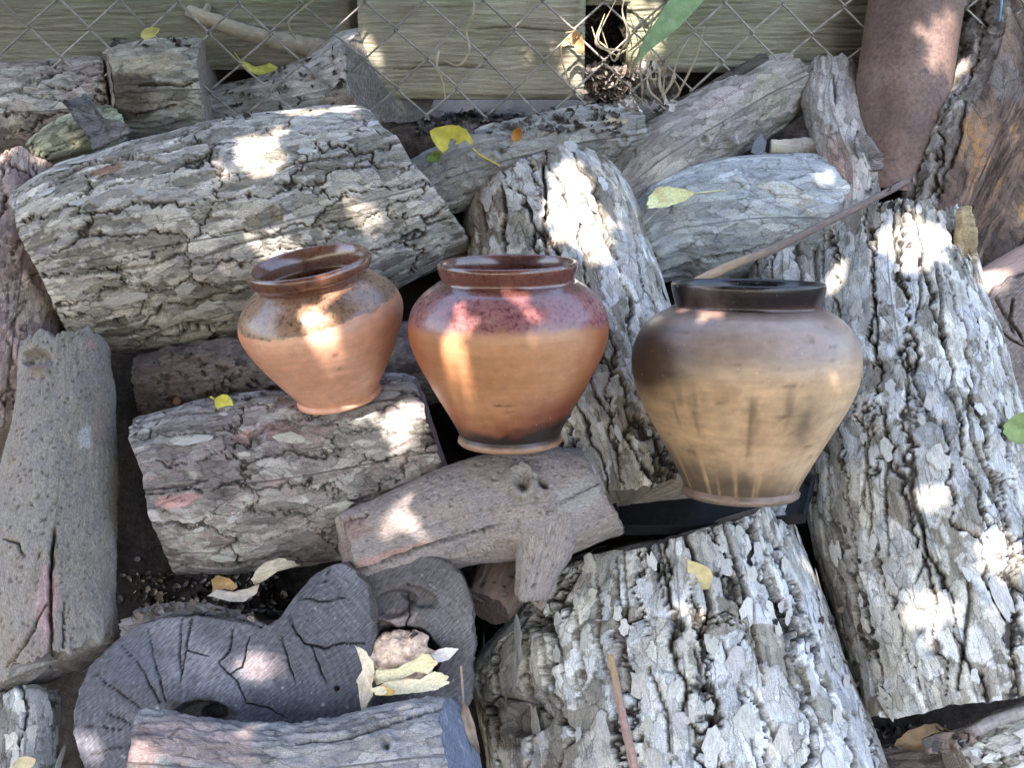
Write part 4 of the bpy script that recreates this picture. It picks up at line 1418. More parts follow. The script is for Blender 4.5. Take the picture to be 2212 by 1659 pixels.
pot('largest clay pot, ochre with a sooty black rim and smoke stains', 1600, 1070, depth_of(pt(1603, 1190, .03)) - .02, -1.2, 9.5, 1.0,
    [(122, 22), (131, 42), (157, 92), (190, 150), (219, 204), (236, 250), (241, 288), (236, 326), (219, 362), (192, 388), (169, 400), (156, 408), (148, 398), (190, 372), (226, 310), (206, 200), (136, 66), (112, 42), (0, 36)],
    [(155, 404), (152, 412), (155, 424), (159, 438), (161, 450), (160, 457), (155, 460), (148, 453), (145, 436), (146, 404)],
    [(0, 2), (110, 1), (122, 3), (126, 9), (122, 16), (120, 23)], clay_mat('smoked_clay', 'soot'), c3, g3, .006, 9)

# ================================================================== PIPE, STICKS, BITS
def pipe():
    a, b = pt(2028, -330, .0), pt(1920, 430, -.03)
    a = ptd(2042, -420, depth_of(pt(1985, 120, -.02)) - .035)
    b = ptd(1915, 430, depth_of(pt(1985, 120, -.02)) - .06)
    r = 101 * depth_of(b) / FPX
    T = (b - a)
    L = np.linalg.norm(T)
    T /= L
    e2 = (CAM - a) - ((CAM - a) @ T) * T
    e2 /= np.linalg.norm(e2)
    e1 = np.cross(e2, T)
    n, nv = 160, 110
    s = np.linspace(0, L, n)[:, None]
    th = np.linspace(0, 2 * math.pi, nv, endpoint=False)[None]
    R = r * (1 + .006 * fbm(s / .1 + 0 * th, th / 6.2832 * 3 + 0 * s, 5, 2, 3))
    v = a + T * s[..., None] + (e2 * np.cos(th)[..., None] + e1 * np.sin(th)[..., None]) * R[..., None]
    q = np.clip(.5 + .7 * fbm(s / .07 + 0 * th, th / 6.2832 * 7 + 0 * s, 7, 4, 7), 0, 1)
    col = palette([(.080, .050, .040), (.155, .098, .076), (.235, .16, .13)], q)
    sp = sst(.18, .34, fbm(s / .009 + 0 * th, th / 6.2832 * 40 + 0 * s, 9, 4, 40))
    col = mixc(col, C3(.06, .035, .03), sp * .6)
    root = empty('rusty_pipe', b, 'thick rust brown pipe leaning against the fence at upper right', 'pipe')
    tc = np.stack([s + 0 * th, th * r + 0 * s, 0 * s + 0 * th], -1)
    M = wood_mat('rust', (1, 1, 1), 190, (.62, 1.4), .5, .62, .4)
    mesh('pipe_wall', v, grid_faces(n, nv, True, True), M, root, col.reshape(-1, 3), tc.reshape(-1, 3), origin=b)
    # the wall has thickness: inner skin and the two rims
    vi = a + T * s[[0, -1]][..., None] + (e2 * np.cos(th)[..., None] + e1 * np.sin(th)[..., None]) * (r * .93)
    V = np.vstack([v[0], vi[0], vi[1], v[-1]])
    f = grid_faces(4, nv, True)
    mesh('pipe_bore', V, f, M, root, C3(.08, .045, .035), V * 1.0, origin=b)


pipe()


def stick(label, pts, r0, r1, col, seed, cat='stick', name='stick', tipcol=None, nodes=0, group=None):
    P = pxpath(pts)
    k = depth_of(P[0]) / FPX
    R = np.linspace(r0 * k, r1 * k, len(P))
    root = empty(name, P[len(P) // 2], label, cat, group)

    def cf(u, th):
        n = fbm(u * 40, th / 6.2832 * 6, seed, 4, 6)
        c = np.array(col) * (1 + .5 * n)[:, None]
        if tipcol is not None:
            m = sst(.42, .05, u + .25 * n)
            c = mixc(c, np.array(tipcol) * (1 + .4 * n)[:, None], m)
        return c
    tube('shaft', P, R, M_WOOD, root, 18, col, np.array(root.location), seed, .22, per=16, colfn=cf)
    return root


stick('long thin peeling stick slanting over the blue grey log to the pipe',
      [(1497, 612, .075), (1580, 573, .07), (1680, 533, .065), (1770, 488, .06), (1850, 448, .045), (1960, 392, .02)], 10.5, 8, (.17, .135, .122), 3, tipcol=(.42, .30, .20))
st2 = stick('bleached driftwood like branch lying across the fence bottom at upper left',
            [(408, 22, .0), (470, 46, .0), (540, 72, -.01), (620, 92, -.02), (700, 106, -.04), (770, 120, -.05)], 13, 24, (.32, .28, .21), 4, tipcol=(.42, .37, .27))
tube('twig', pxpath([(430, 36, .0), (446, 20, .005), (452, -2, .005)]), [.006, .005, .003], M_WOOD, st2, 10, (.34, .30, .23), np.array(st2.location), 8, .2)
stick('straight reddish rod stuck down the bark of the massive trunk',
      [(1318, 1418, .098), (1332, 1480, .108), (1350, 1570, .112), (1366, 1640, .112), (1386, 1740, .112)], 6.5, 11, (.30, .19, .16), 5, 'stick', 'twig', tipcol=(.40, .28, .15))
stick('thin grey branch entering at the lower right corner',
      [(2080, 1592, .0), (2110, 1578, .01), (2150, 1558, .015), (2230, 1532, .02), (2320, 1505, .02)], 12, 16, (.24, .22, .22), 6)
snag = stick('short pale broken limb poking left from the twisted snag',
             [(1664, 316, -.03), (1690, 318, -.03), (1730, 316, -.035), (1775, 320, -.04)], 15, 22, (.32, .29, .25), 7, tipcol=(.48, .44, .35))


# shards of bark: thick curled pieces
def shard(name, label, poly, lift, thick, style_col, seed, cat, curl=.02, tiltv=(0, -1, .3), group=None):
    c = np.mean([(p[0], p[1]) for p in poly], axis=0)
    p0 = pt(c[0], c[1], lift)
    n = np.array(tiltv, float)
    n /= np.linalg.norm(n)
    V = []
    for x, y in poly:
        d = ray(x, y)
        V.append(CAM + d * (((p0 - CAM) @ n) / (d @ n)))
    V = np.array(V)
    # densify the outline so that it is jagged
    dn = []
    r = np.random.default_rng(seed)
    for i in range(len(V)):
        a, b = V[i], V[(i + 1) % len(V)]
        for t in np.linspace(0, 1, 7)[:-1]:
            dn.append(a + (b - a) * t + (p0 - a) * r.normal(0, .035) * (t > 0))
    V = np.array(dn)
    m = len(V)
    size = np.linalg.norm(V - p0, axis=1).max()
    rings = [.0, .25, .5, .75, 1.0]
    pos = []
    for f in rings[1:]:
        q = p0 + (V - p0) * f
        u = (q - p0) @ RT / size
        v = (q - p0) @ UP / size
        q = q + n * (curl * (u * u + .5 * v * v) * 1.0 + .006 * fbm(u * 5 + seed, v * 5, seed, 3))[:, None]
        pos.append(q)
    top = np.vstack(pos)
    und = top - n * thick
    Vv = np.vstack([top, und, [p0], [p0 - n * thick]])
    nr = len(rings) - 1
    f1 = grid_faces(nr, m, True)
    f2 = grid_faces(nr, m, True)[:, ::-1] + nr * m
    i = np.arange(m)
    j = (i + 1) % m
    rim = np.stack([(nr - 1) * m + i, (nr - 1) * m + j, nr * m + (nr - 1) * m + j, nr * m + (nr - 1) * m + i], -1)
    t1 = np.stack([i, np.full(m, 2 * nr * m), j], -1)
    t2 = np.stack([nr * m + j, np.full(m, 2 * nr * m + 1), nr * m + i], -1)
    X = (Vv - p0) @ RT
    Y = (Vv - p0) @ UP
    g = np.clip(.5 + .6 * fbm(X * 60, Y * 25, seed + 2, 4), 0, 1)
    t = np.array(style_col)
    col = palette([t * .5, t, t * 1.4], g)
    o = mesh(name, Vv, [f1, f2, rim, t1, t2], M_BARK, None, col, np.stack([X, Y, X * 0], -1), origin=p0)
    tag(o, label, cat, group)
    return o


G_SH = 'loose shards of bark among the logs'
shard('bark_shard', 'grey curled bark shard between the lichen wedge and the knotty block', [(190, 205), (225, 255), (262, 262), (300, 290), (262, 300), (205, 326), (188, 290), (150, 230)], .015, .006, (.24, .23, .24), 3, 'bark', .03, group=G_SH)
shard('bark_shard', 'ragged upright bark flap on the right of the twisted snag', [(1845, 285), (1880, 300), (1902, 335), (1900, 370), (1875, 372), (1850, 340), (1840, 310)], .015, .008, (.28, .26, .26), 4, 'bark', .03, group=G_SH)
shard('bark_shard', 'long blackish bark strip lying above the peeling log by the fence', [(1365, 262), (1440, 225), (1520, 185), (1580, 150), (1640, 120), (1655, 135), (1600, 165), (1540, 200), (1460, 245), (1385, 275)], -.02, .006, (.13, .12, .11), 5, 'bark', .03, group=G_SH)
shard('bark_shard', 'flat bark chip on top of the knotty block', [(245, 95), (300, 84), (370, 82), (400, 94), (330, 102), (262, 112)], -.04, .005, (.26, .25, .23), 6, 'bark', .01, (0, -.6, .8), group=G_SH)
shard('bark_shard', 'upright pale chip of wood beside the rotten log face', [(2072, 450), (2095, 446), (2112, 500), (2108, 570), (2090, 640), (2075, 600), (2068, 520)], .02, .012, (.42, .34, .21), 7, 'wood chip', .02, (.2, -1, .1), group=G_SH)
shard('bark_shard', 'brown splintered shard by the dry leaf in the lower right gap', [(1985, 1598), (2040, 1582), (2090, 1578), (2102, 1600), (2060, 1625), (2000, 1630)], .0, .012, (.22, .17, .15), 8, 'bark', .02, (0, -.8, .5), group=G_SH)
shard('bark_shard', 'thick bark lip curling over the top of the hollow log end', [(262, 1352), (300, 1318), (370, 1300), (450, 1302), (540, 1330), (610, 1372), (600, 1392), (520, 1362), (440, 1334), (360, 1334), (300, 1356), (268, 1378)], .05, .012, (.15, .14, .14), 9, 'bark', .02, (0, -.8, .5), group=G_SH)
shard('bark_shard', 'pale flake of bark standing behind the yellow leaf on the knotty block', [(350, 80), (368, 66), (408, 58), (408, 78), (385, 84), (360, 88)], -.055, .004, (.40, .39, .37), 10, 'bark', .02, (0, -1, .3), group=G_SH)
shard('bark_shard', 'peeled bark curl jutting from the top edge of the broad flaky log', [(115, 398), (150, 372), (205, 352), (260, 350), (250, 362), (200, 372), (150, 400), (128, 412)], .065, .006, (.27, .27, .24), 11, 'bark', .02, (0, -.7, .7), group=G_SH)

# black tray under the largest pot
tr = np.array([pt(1318, 1052, -.055), pt(1530, 1020, -.06), pt(1760, 1040, -.05), pt(1740, 1130, -.01), pt(1500, 1150, .0), pt(1330, 1160, -.01)])


def tray():
    c = tr.mean(0)
    n = np.cross(tr[2] - tr[0], tr[4] - tr[0])
    n /= np.linalg.norm(n)
    if n[2] < 0:
        n = -n
    flat = tr - ((tr - c) @ n)[:, None] * n
    m = len(flat)
    rim = c + (flat - c) * 1.0 + n * .010
    inn = c + (flat - c) * .965 + n * .010
    flo = c + (flat - c) * .95
    bot = flat - n * .003
    V = np.vstack([bot, rim, inn, flo, [c], [c - n * .003]])
    f = grid_faces(4, m, True)
    i = np.arange(m)
    j = (i + 1) % m
    o = mesh('black_tray', V, [f, np.stack([3 * m + i, 3 * m + j, np.full(m, 4 * m)], -1), np.stack([j, i, np.full(m, 4 * m + 1)], -1)],
             plain_mat('dusty_black_plastic', (.010, .010, .011), .6, .6, 130, .3, .25), None, smooth=False, origin=c)
    tag(o, 'dusty black plastic tray under the foot of the largest pot', 'tray')


tray()

# glass shard
gm, gt, gb = newmat('dusty_glass')
gb.inputs['Base Color'].default_value = (.30, .36, .40, 1)
gb.inputs['Roughness'].default_value = .18
gb.inputs['Transmission Weight'].default_value = .92
gb.inputs['IOR'].default_value = 1.45
P = np.array([pt(x, y, -.02) for x, y in ((1622, 328), (1630, 304), (1645, 288), (1656, 306), (1652, 328), (1638, 336))])
Vg = np.vstack([P, P + np.array([.001, .004, .001])])
ii = np.arange(6)
o = mesh('glass_shard', Vg, [np.stack([ii, (ii + 1) % 6, (ii + 1) % 6 + 6, ii + 6], -1), np.array([[5, 4, 3, 2, 1, 0]]), np.array([[6, 7, 8, 9, 10, 11]])], gm, None, smooth=False, origin=P.mean(0))
tag(o, 'small bluish piece of broken glass under the smooth peeling log', 'glass')

# lump of clay in the hollow
def lump():
    c = pt(868, 1422, .042)
    n, m = 40, 60
    a = np.linspace(.02, math.pi - .02, n)[:, None]
    b = np.linspace(0, 2 * math.pi, m, endpoint=False)[None]
    d = np.stack([np.sin(a) * np.cos(b), np.sin(a) * np.sin(b), np.cos(a) + 0 * b], -1)
    r = 1 + .28 * fbm(d[..., 0] * 1.6 + 3, d[..., 2] * 1.6 + d[..., 1], 4, 3) + .06 * fbm(d[..., 0] * 9, d[..., 2] * 9 + d[..., 1] * 7, 5, 3)
    v = c + d * r[..., None] * np.array([.035, .027, .029])
    g = np.clip(.5 + .7 * fbm(d[..., 0] * 4, d[..., 2] * 4, 8, 4), 0, 1)
    col = palette([(.56, .39, .28), (.70, .52, .40), (.76, .60, .47)], g)
    o = mesh('clay_lump', v, [grid_faces(n, m, True)], M_SOIL, None, col.reshape(-1, 3), (v).reshape(-1, 3), origin=c)
    tag(o, 'crumbly pinkish clay lump sitting in the rotted hollow', 'clay lump')


lump()

# ================================================================== LEAVES
bpy.context.view_layer.update()
DG = bpy.context.evaluated_depsgraph_get()


def hit(x, y):
    d = Vector(ray(x, y)).normalized()
    global HITOB
    ok, loc, nrm, _i, HITOB, _m = SC.ray_cast(DG, Vector(CAM), d)
    if not ok:
        p = pt(x, y)
        return p, np.array([0, -.7, .7])
    return np.array(loc), np.array(nrm)


M_LEAF = {}


def leafmat(col):
    k = tuple(round(c, 3) for c in col)
    if k not in M_LEAF:
        M_LEAF[k] = plain_mat('leaf_blade', col, .55, .28, 70, .3, .35, .25)
    return M_LEAF[k]


def leaf_mesh(L, W, curl, fold, seed, nA=16, nB=8, hole=None, pointy=.8, ragged=.22):
    r = np.random.default_rng(seed)
    a = np.linspace(0, 1, nA)[:, None]
    b = np.linspace(-1, 1, nB)[None]
    wv = W * np.sin(math.pi * np.clip(a, .0, 1) ** pointy) ** .75 + .0004
    edge = 1 + ragged * fbm(a * 9 + seed, b * 0 + np.sign(b) * 3.0, seed, 3)
    x = (a - .5) * L + 0 * b
    y = wv * b * edge
    z = curl * L * ((a - .5) ** 2 * 2.2 - .25) * 1.0 + fold * np.abs(b) * wv + .16 * L * fbm(a * 3.5, b * 1.5 + seed, seed + 3, 3) * (abs(curl) + .2)
    f = grid_faces(nA, nB)
    if hole is not None:
        k = [q for q in range(len(f)) if not (hole[0] < f[q][0] // nB < hole[1] and hole[2] < f[q][0] % nB < hole[3])]
        f = f[k]
    return np.stack([x, y, z + 0 * b], -1).reshape(-1, 3), f


def leaf(label, x, y, L, W, ang, col, curl=.25, fold=.2, seed=1, stem=None, lift=.004, lean=0.0, hole=None, name='fallen_leaf', cat='leaf', group='fallen leaves on the woodpile', facing=.5, pointy=.8, depth=None):
    if depth is None:
        p, n = hit(x, y)
    else:
        p, n = ptd(x, y, depth), np.array([0, -1.0, .2])
    vdir = CAM - p
    vdir /= np.linalg.norm(vdir)
    n = n / np.linalg.norm(n)
    n = n * (1 - facing) + vdir * facing + UP * lean
    n /= np.linalg.norm(n)
    p = p + vdir * lift
    k = depth_of(p) / FPX
    a = math.radians(ang)
    X = RT * math.cos(a) + UP * math.sin(a)
    X = X - (X @ n) * n
    X /= np.linalg.norm(X)
    Y = np.cross(n, X)
    v, f = leaf_mesh(L * k, W * k, curl, fold, seed, hole=hole, pointy=pointy)
    w = p + v[:, :1] * X + v[:, 1:2] * Y + v[:, 2:3] * n
    root = empty(name, p, label, cat, group)
    m = leafmat(col)
    mesh('blade', w, f, m, root, origin=p)
    if stem is not None:
        b0 = p + X * v[:, 0].min() + n * v[0, 2]
        pts = [b0]
        for sx, sy in stem:
            d = ray(sx, sy)
            q = CAM + d * (depth_of(b0) - .002 * len(pts))
            pts.append(q)
        if len(pts) == 2:
            pts = [pts[0], (pts[0] + pts[1]) / 2 + n * .004, pts[1]]
        tube('stem', pts, .0011, m, root, 6, origin=np.array(root.location), per=6)
    return root


YEL, PALE, CREAM, TAN = (.62, .60, .10), (.60, .62, .30), (.66, .54, .30), (.48, .30, .14)
M_DRYLEAF = wood_mat('dry_leaf', (1, 2, 1), 160, (.72, 1.28), .5, .6, .35, .0012)


def leaf_poly(label, poly, lift, col, curl, seed, tiltv=(0, -1, .35), stem=None, crumple=.5, group='fallen leaves on the woodpile', vein=True, rest=None):
    """a leaf cut to its own outline, curled and crumpled"""
    c = np.mean(poly, axis=0)
    if rest is not None:
        h_, _ = hit(c[0], c[1])
        p0 = h_ + (CAM - h_) / np.linalg.norm(CAM - h_) * rest
    else:
        p0 = pt(c[0], c[1], lift)
    n = np.array(tiltv, float)
    n /= np.linalg.norm(n)
    r = np.random.default_rng(seed)
    V = []
    for x, y in poly:
        d = ray(x, y)
        V.append(CAM + d * (((p0 - CAM) @ n) / (d @ n)))
    V = np.array(V)
    dn = []
    for i in range(len(V)):
        a, b = V[i], V[(i + 1) % len(V)]
        for t_ in np.linspace(0, 1, 6)[:-1]:
            dn.append(a + (b - a) * t_ + (p0 - a) * r.normal(0, .03) * (t_ > 0))
    V = np.array(dn)
    m = len(V)
    q = V - p0
    ev = np.linalg.eigh(q.T @ q)[1]
    ax, bx = ev[:, 2], ev[:, 1]
    L = np.abs(q @ ax).max()
    pos = []
    for f in (.2, .4, .6, .8, 1.0):
        w_ = p0 + q * f
        u, v = (w_ - p0) @ ax / L, (w_ - p0) @ bx / L
        z = curl * L * (v * v * 1.6 + .5 * u * u - .15) + crumple * L * .28 * fbm(u * 2.4 + seed, v * 3.4, seed, 3) + .05 * L * np.abs(v)
        pos.append(w_ + n * z[:, None])
    P = np.vstack(pos + [[p0 + n * (-.15 * curl * L)]])
    i = np.arange(m)
    j = (i + 1) % m
    u, v = (P - p0) @ ax, (P - p0) @ bx
    g = np.clip(.55 + .8 * fbm(u * 50 + seed, v * 50, seed + 1, 4), 0, 1)
    t_ = np.array(col)
    cl_ = palette([t_ * C3(.70, .58, .45), t_, t_ * 1.08], g)
    sp = sst(.42, .55, fbm(u * 110, v * 110 + seed, seed + 4, 3))
    cl_ = mixc(cl_, C3(.10, .065, .04), sp * .6)
    root = empty('fallen_leaf', p0, label, 'leaf', group)
    mesh('blade', P, [grid_faces(5, m, True), np.stack([j, i, np.full(m, 5 * m)], -1)], M_DRYLEAF, root, cl_, np.stack([u, v, u * 0], -1), origin=p0)
    if stem:
        k = depth_of(p0)
        pts = [CAM + ray(x, y) * (k - .003) for x, y in stem]
        tube('stem', pts, .0011, leafmat(col), root, 6, origin=np.array(p0), per=6)
    return root


leaf_poly('torn yellow leaf lying in the dark gap left of the flared chunk', [(519, 127), (551, 144), (584, 135), (616, 155), (604, 182), (568, 167), (521, 144)], 0, (.66, .66, .16), .3, 1, (0, -1, .15), rest=.07, stem=[(497, 95), (506, 112), (521, 132)])
leaf('small yellow leaf standing behind the knotty block', 324, 70, 44, 11, 25, (.62, .56, .18), .3, .3, 2, None, .01, facing=.8)
leaf('bright yellow leaf with a hole and a long stalk on the slim dark log', 975, 303, 100, 34, 158, (.70, .62, .10), .25, .2, 3, [(1040, 336), (1080, 358)], .012, hole=(5, 8, 2, 5), facing=.75)
leaf('little green scrap of leaf at the lower end of the slim dark log', 938, 338, 34, 10, 200, (.16, .24, .04), .2, .2, 4, None, .006)
leaf('tiny orange brown leaf on the slim dark log', 1117, 290, 32, 12, 70, (.45, .20, .04), .5, .4, 5, None, .008, facing=.8)
leaf_poly('pale drooping yellow leaf on the blue grey log', [(1398, 452), (1400, 425), (1418, 406), (1445, 402), (1475, 407), (1502, 417), (1480, 434), (1445, 446)], 0, (.66, .68, .38), .35, 6, rest=.014, stem=[(1500, 417), (1530, 414), (1566, 410)], crumple=.3)
leaf('small round yellow leaf by the smaller pot', 484, 871, 42, 18, -20, (.72, .70, .12), .25, .2, 7, [(455, 858)], .008, facing=.7, pointy=.9)
leaf('tiny tan flake of leaf near the round yellow leaf', 382, 866, 18, 8, 110, (.50, .33, .20), .2, .2, 8, None, .004)
leaf('cream wedge shaped leaf hanging on the furrowed trunk', 1508, 1240, 78, 26, -52, (.68, .58, .32), .25, .35, 9, [(1478, 1204)], .018, facing=.9, pointy=1.5)
leaf('green leaf peeking in at the right edge', 2205, 925, 70, 34, 80, (.24, .34, .14), .2, .15, 10, None, .03, facing=.9)
leaf_poly('dry curled leaf with ochre edge above the hollow log end', [(461, 1250), (477, 1240), (500, 1252), (516, 1268), (505, 1276), (484, 1274), (470, 1276), (465, 1296), (459, 1280)], .035, (.34, .22, .10), .8, 11)
leaf_poly('grey tan strip of curled leaf beside the ochre edged one', [(451, 1286), (467, 1273), (501, 1280), (535, 1272), (564, 1260), (554, 1283), (527, 1300), (494, 1300)], .045, (.36, .32, .28), .9, 12)
leaf_poly('mottled cream leaf arched under the big flaky log', [(542, 1255), (550, 1235), (568, 1218), (601, 1206), (634, 1214), (646, 1224), (601, 1234), (574, 1253), (549, 1266)], .035, (.42, .37, .28), -.8, 13)
leaf('cream leaf tip in the bottom left corner', 52, 1652, 50, 16, 20, (.66, .55, .34), .3, .3, 14, None, .02, facing=.7)
leaf('folded dry leaf caught in the lower right gap', 1985, 1600, 112, 26, 200, (.34, .25, .16), .5, .6, 15, [(2100, 1618)], .02, facing=.6)
G_H = 'dry leaves in the hollow log end'
for i, (lab, poly, lift, col, cu) in enumerate((
        ('tall cream leaf standing at the left of the hollow', [(768, 1394), (789, 1406), (806, 1430), (811, 1460), (803, 1478), (806, 1503), (782, 1540), (775, 1495), (770, 1470), (782, 1450), (780, 1423)], .072, (.66, .58, .45), .5),
        ('white leaf pointing right from the hollow', [(930, 1416), (945, 1404), (965, 1399), (991, 1402), (969, 1426), (945, 1432)], .070, (.70, .66, .60), .4),
        ('crumpled butter coloured leaf on the clay lump', [(812, 1447), (839, 1460), (872, 1436), (895, 1426), (912, 1413), (929, 1413), (946, 1433), (925, 1455), (899, 1453), (855, 1472), (819, 1472)], .080, (.68, .59, .38), .6),
        ('long folded cream leaf across the front of the clay lump', [(802, 1487), (839, 1473), (879, 1468), (912, 1470), (939, 1450), (966, 1458), (969, 1477), (939, 1491), (899, 1498), (855, 1501), (812, 1501)], .086, (.70, .62, .43), .6),
        ('ochre stained leaf bit under the cream leaf', [(800, 1490), (825, 1479), (855, 1492), (848, 1503), (815, 1503)], .089, (.54, .36, .13), .5),
        ('ivory leaf scrap wedged between lump and hollow wall', [(806, 1456), (820, 1440), (838, 1452), (836, 1474), (814, 1480)], .074, (.68, .61, .44), .6))):
    leaf_poly(lab, poly, lift, col, cu, 30 + i, (.05, -.93, .38), group=G_H, crumple=.6)
leaf('brown dead leaf drooping beside the massive trunk', 1016, 1575, 110, 12, -75, (.36, .27, .20), .4, .4, 41, [(1000, 1500), (996, 1440)], .02, facing=.8)
leaf('crinkled brown leaf caught in the netting', 1250, 92, 52, 11, -70, (.52, .32, .16), .6, .5, 42, [(1222, 70)], 0, depth=depth_of(at_y(1250, 92, FY - .035)), facing=.9, group='dry leaves caught in the netting')
leaf('pale tan leaf hooked over the netting wire', 1232, 84, 48, 7, 35, (.58, .44, .24), .4, .3, 43, [(1214, 130), (1228, 172)], 0, depth=depth_of(at_y(1240, 84, FY - .034)), facing=.9, group='dry leaves caught in the netting')


# green blade
def blade(name, label, pts, wpx, col, Y, cat, group=None, parent=None, mat=None):
    P = np.array([at_y(p[0], p[1], Y - (p[2] if len(p) > 2 else 0)) for p in pts])
    n = (len(P) - 1) * 8 + 1
    c = catmull(P, n)
    T = np.gradient(c, axis=0)
    T /= np.linalg.norm(T, axis=1)[:, None]
    S = np.cross(T, np.array([0, -1.0, 0]))
    S /= np.linalg.norm(S, axis=1)[:, None]
    u = np.linspace(0, 1, n)
    k = depth_of(P[0]) / FPX
    ww = np.interp(u, np.linspace(0, 1, len(wpx)), wpx) * k
    o_ = np.linspace(-1, 1, 7)
    tw = .5 * np.sin(u * 5)
    V = c[:, None] + S[:, None] * (o_[None, :, None] * ww[:, None, None]) + np.array([0, 1.0, 0]) * ((o_[None, :] ** 2 * .35 + tw[:, None] * o_[None, :] * .4) * ww[:, None])[..., None]
    base = np.array(parent.location) if parent is not None else P[0]
    o = mesh(name, V, grid_faces(n, 7), mat or leafmat(col), parent, origin=base)
    if label:
        tag(o, label, cat, group)
    return o


blade('grass_blade', 'broad fresh green blade poking through the netting', [(1372, 135, .01), (1400, 95, .02), (1450, 40, .03), (1510, -40, .04), (1560, -120, .05)], [2, 13, 25, 34, 32], (.36, .56, .30), FY - .03, 'grass blade')
tuft = empty('dry_grass', at_y(1430, 230, FY - .04), 'tangle of straw coloured dry grass in the netting beside the green blade', 'dry grass')
r5 = np.random.default_rng(12)
STRAW = plain_mat('straw', (.42, .36, .25), .7, .3, 60, .3, .3, .15, rand=.25)
for i in range(24):
    f_ = r5.random()
    x0, y0 = 1340 + 110 * f_ + r5.normal(0, 16), 120 + 120 * f_ + r5.normal(0, 22)
    x1, y1 = x0 + r5.normal(-5, 36), y0 - r5.uniform(40, 170)
    mx, my = (x0 + x1) / 2 + r5.normal(0, 22), (y0 + y1) / 2 + r5.normal(0, 18)
    blade('blade', None, [(x0, y0, .0), (x0 * .6 + mx * .4 + r5.normal(0, 8), y0 * .6 + my * .4, .006), (mx, my, r5.uniform(0, .02)), (x1, y1, r5.uniform(0, .015))],
          [1.2, r5.uniform(1.4, 3.2), r5.uniform(1.2, 2.6), .7], None, FY - .035, None, parent=tuft, mat=STRAW)
for lab, pts in (('dry tendril looping down the boards right of the flared chunk', [(1024, -20, .0), (1022, 30, .01), (1008, 70, .0), (1014, 105, .01), (992, 140, .012), (955, 128, .01)]),
                 ('short limp straw hanging on the netting by the cut face', [(948, 108, .0), (944, 140, .006), (955, 175, .004), (962, 210, .0)]),
                 ('pale stalk dangling along the left side of the pipe', [(1905, -10, .02), (1895, 60, .03), (1880, 120, .03), (1872, 170, .03)]),
                 ('knotted dry vine in the netting above the bleached branch', [(640, 85, .0), (622, 50, .01), (650, 20, .0), (690, -10, .0)])):
    o = blade('dry_stem', lab, pts, [1.5, 3, 2.4, 2, 2.4, 1.2], None, FY - .034, 'dry stem', 'dry stems in the netting', mat=STRAW)
tube_o = tube('blue_wire', np.array([at_y(2166, -30, FY - .05), at_y(2162, 10, FY - .055), at_y(2157, 46, FY - .05)]), .0022, plain_mat('blue_plastic', (.16, .32, .45), .4, .1, 50, .1, .5), None, 8, origin=at_y(2160, 10, FY - .05))
tag(tube_o, 'short end of blue wire hanging on the fence at the upper right', 'wire')


# leaf litter and crumbs in the dark gaps (uncountable)
def litter(label, polys, n, size, cols, seed, allow=()):
    r = np.random.default_rng(seed)
    V, F, Cc = [], [], []
    k = 0
    for (x0, y0, x1, y1), cnt in polys:
        for _ in range(cnt):
            x, y = r.uniform(x0, x1), r.uniform(y0, y1)
            p, nn = hit(x, y)
            if HITOB.name.split('.')[0] in {'body', 'rim', 'foot', 'plank', 'wire', 'pipe_wall', 'blade', 'end_face', 'stem'} - set(allow):
                continue
            if abs(depth_of(p) - plane_depth(x, y)) > .25 or (HITOB.name.split('.')[0] == 'bark' and r.random() < .6):
                continue
            s = size * r.uniform(.4, 1.3)
            nrm = nn + r.normal(0, .6, 3)
            nrm /= np.linalg.norm(nrm)
            X = np.cross(nrm, r.normal(0, 1, 3))
            X /= np.linalg.norm(X)
            Y = np.cross(nrm, X)
            asp = r.uniform(.25, .8)
            pts = [(-1, 0, .2), (-.4, asp, 0), (.5, asp * .8, .1), (1, 0, .35), (.5, -asp * .8, .1), (-.3, -asp, 0), (0, 0, -.15)]
            for a, b, c in pts:
                V.append(p + nrm * (.002 + c * s) + X * a * s + Y * b * s)
            F += [(k + i, k + (i + 1) % 6, k + 6) for i in range(6)]
            cc = np.array(cols[r.integers(len(cols))]) * r.uniform(.6, 1.3)
            Cc += [cc] * 7
            k += 7
    V = np.array(V)
    o = mesh('leaf_litter', V, np.array(F), M_DRYLEAF, None, np.array(Cc), V, smooth=False)
    tag(o, label, None, None, 'stuff')


litter('dark leaf litter and bark crumbs lodged in the gaps', [((470, 90, 790, 260), 260), ((330, 760, 640, 870), 260), ((290, 1240, 640, 1345), 300), ((240, 800, 370, 1300), 50), ((930, 880, 1010, 990), 40), ((1760, 1050, 1860, 1480), 60), ((900, 215, 1340, 290), 700), 
                                                               ((800, 1260, 960, 1380), 120), ((1870, 380, 1960, 460), 60), ((240, 80, 420, 110), 40), ((1040, 1240, 1110, 1340), 30), ((1880, 1560, 2100, 1650), 60)],
       0, .0058, [(.05, .042, .036), (.08, .064, .052), (.11, .09, .075), (.16, .13, .105), (.035, .03, .027)], 5)
litter('brown dead leaves and bark crumbs caught in the gap between the boards', [((1266, 40, 1352, 215), 700), ((1266, 10, 1350, 60), 60)], 0, .012, [(.10, .082, .07), (.16, .13, .11), (.24, .20, .17), (.06, .05, .042)], 9, ('plank',))
litter('pale dry husks gathered under the dry grass by the fence', [((1340, 140, 1455, 240), 420)], 0, .010, [(.62, .57, .52), (.70, .66, .61), (.45, .36, .29)], 6, ('plank',))

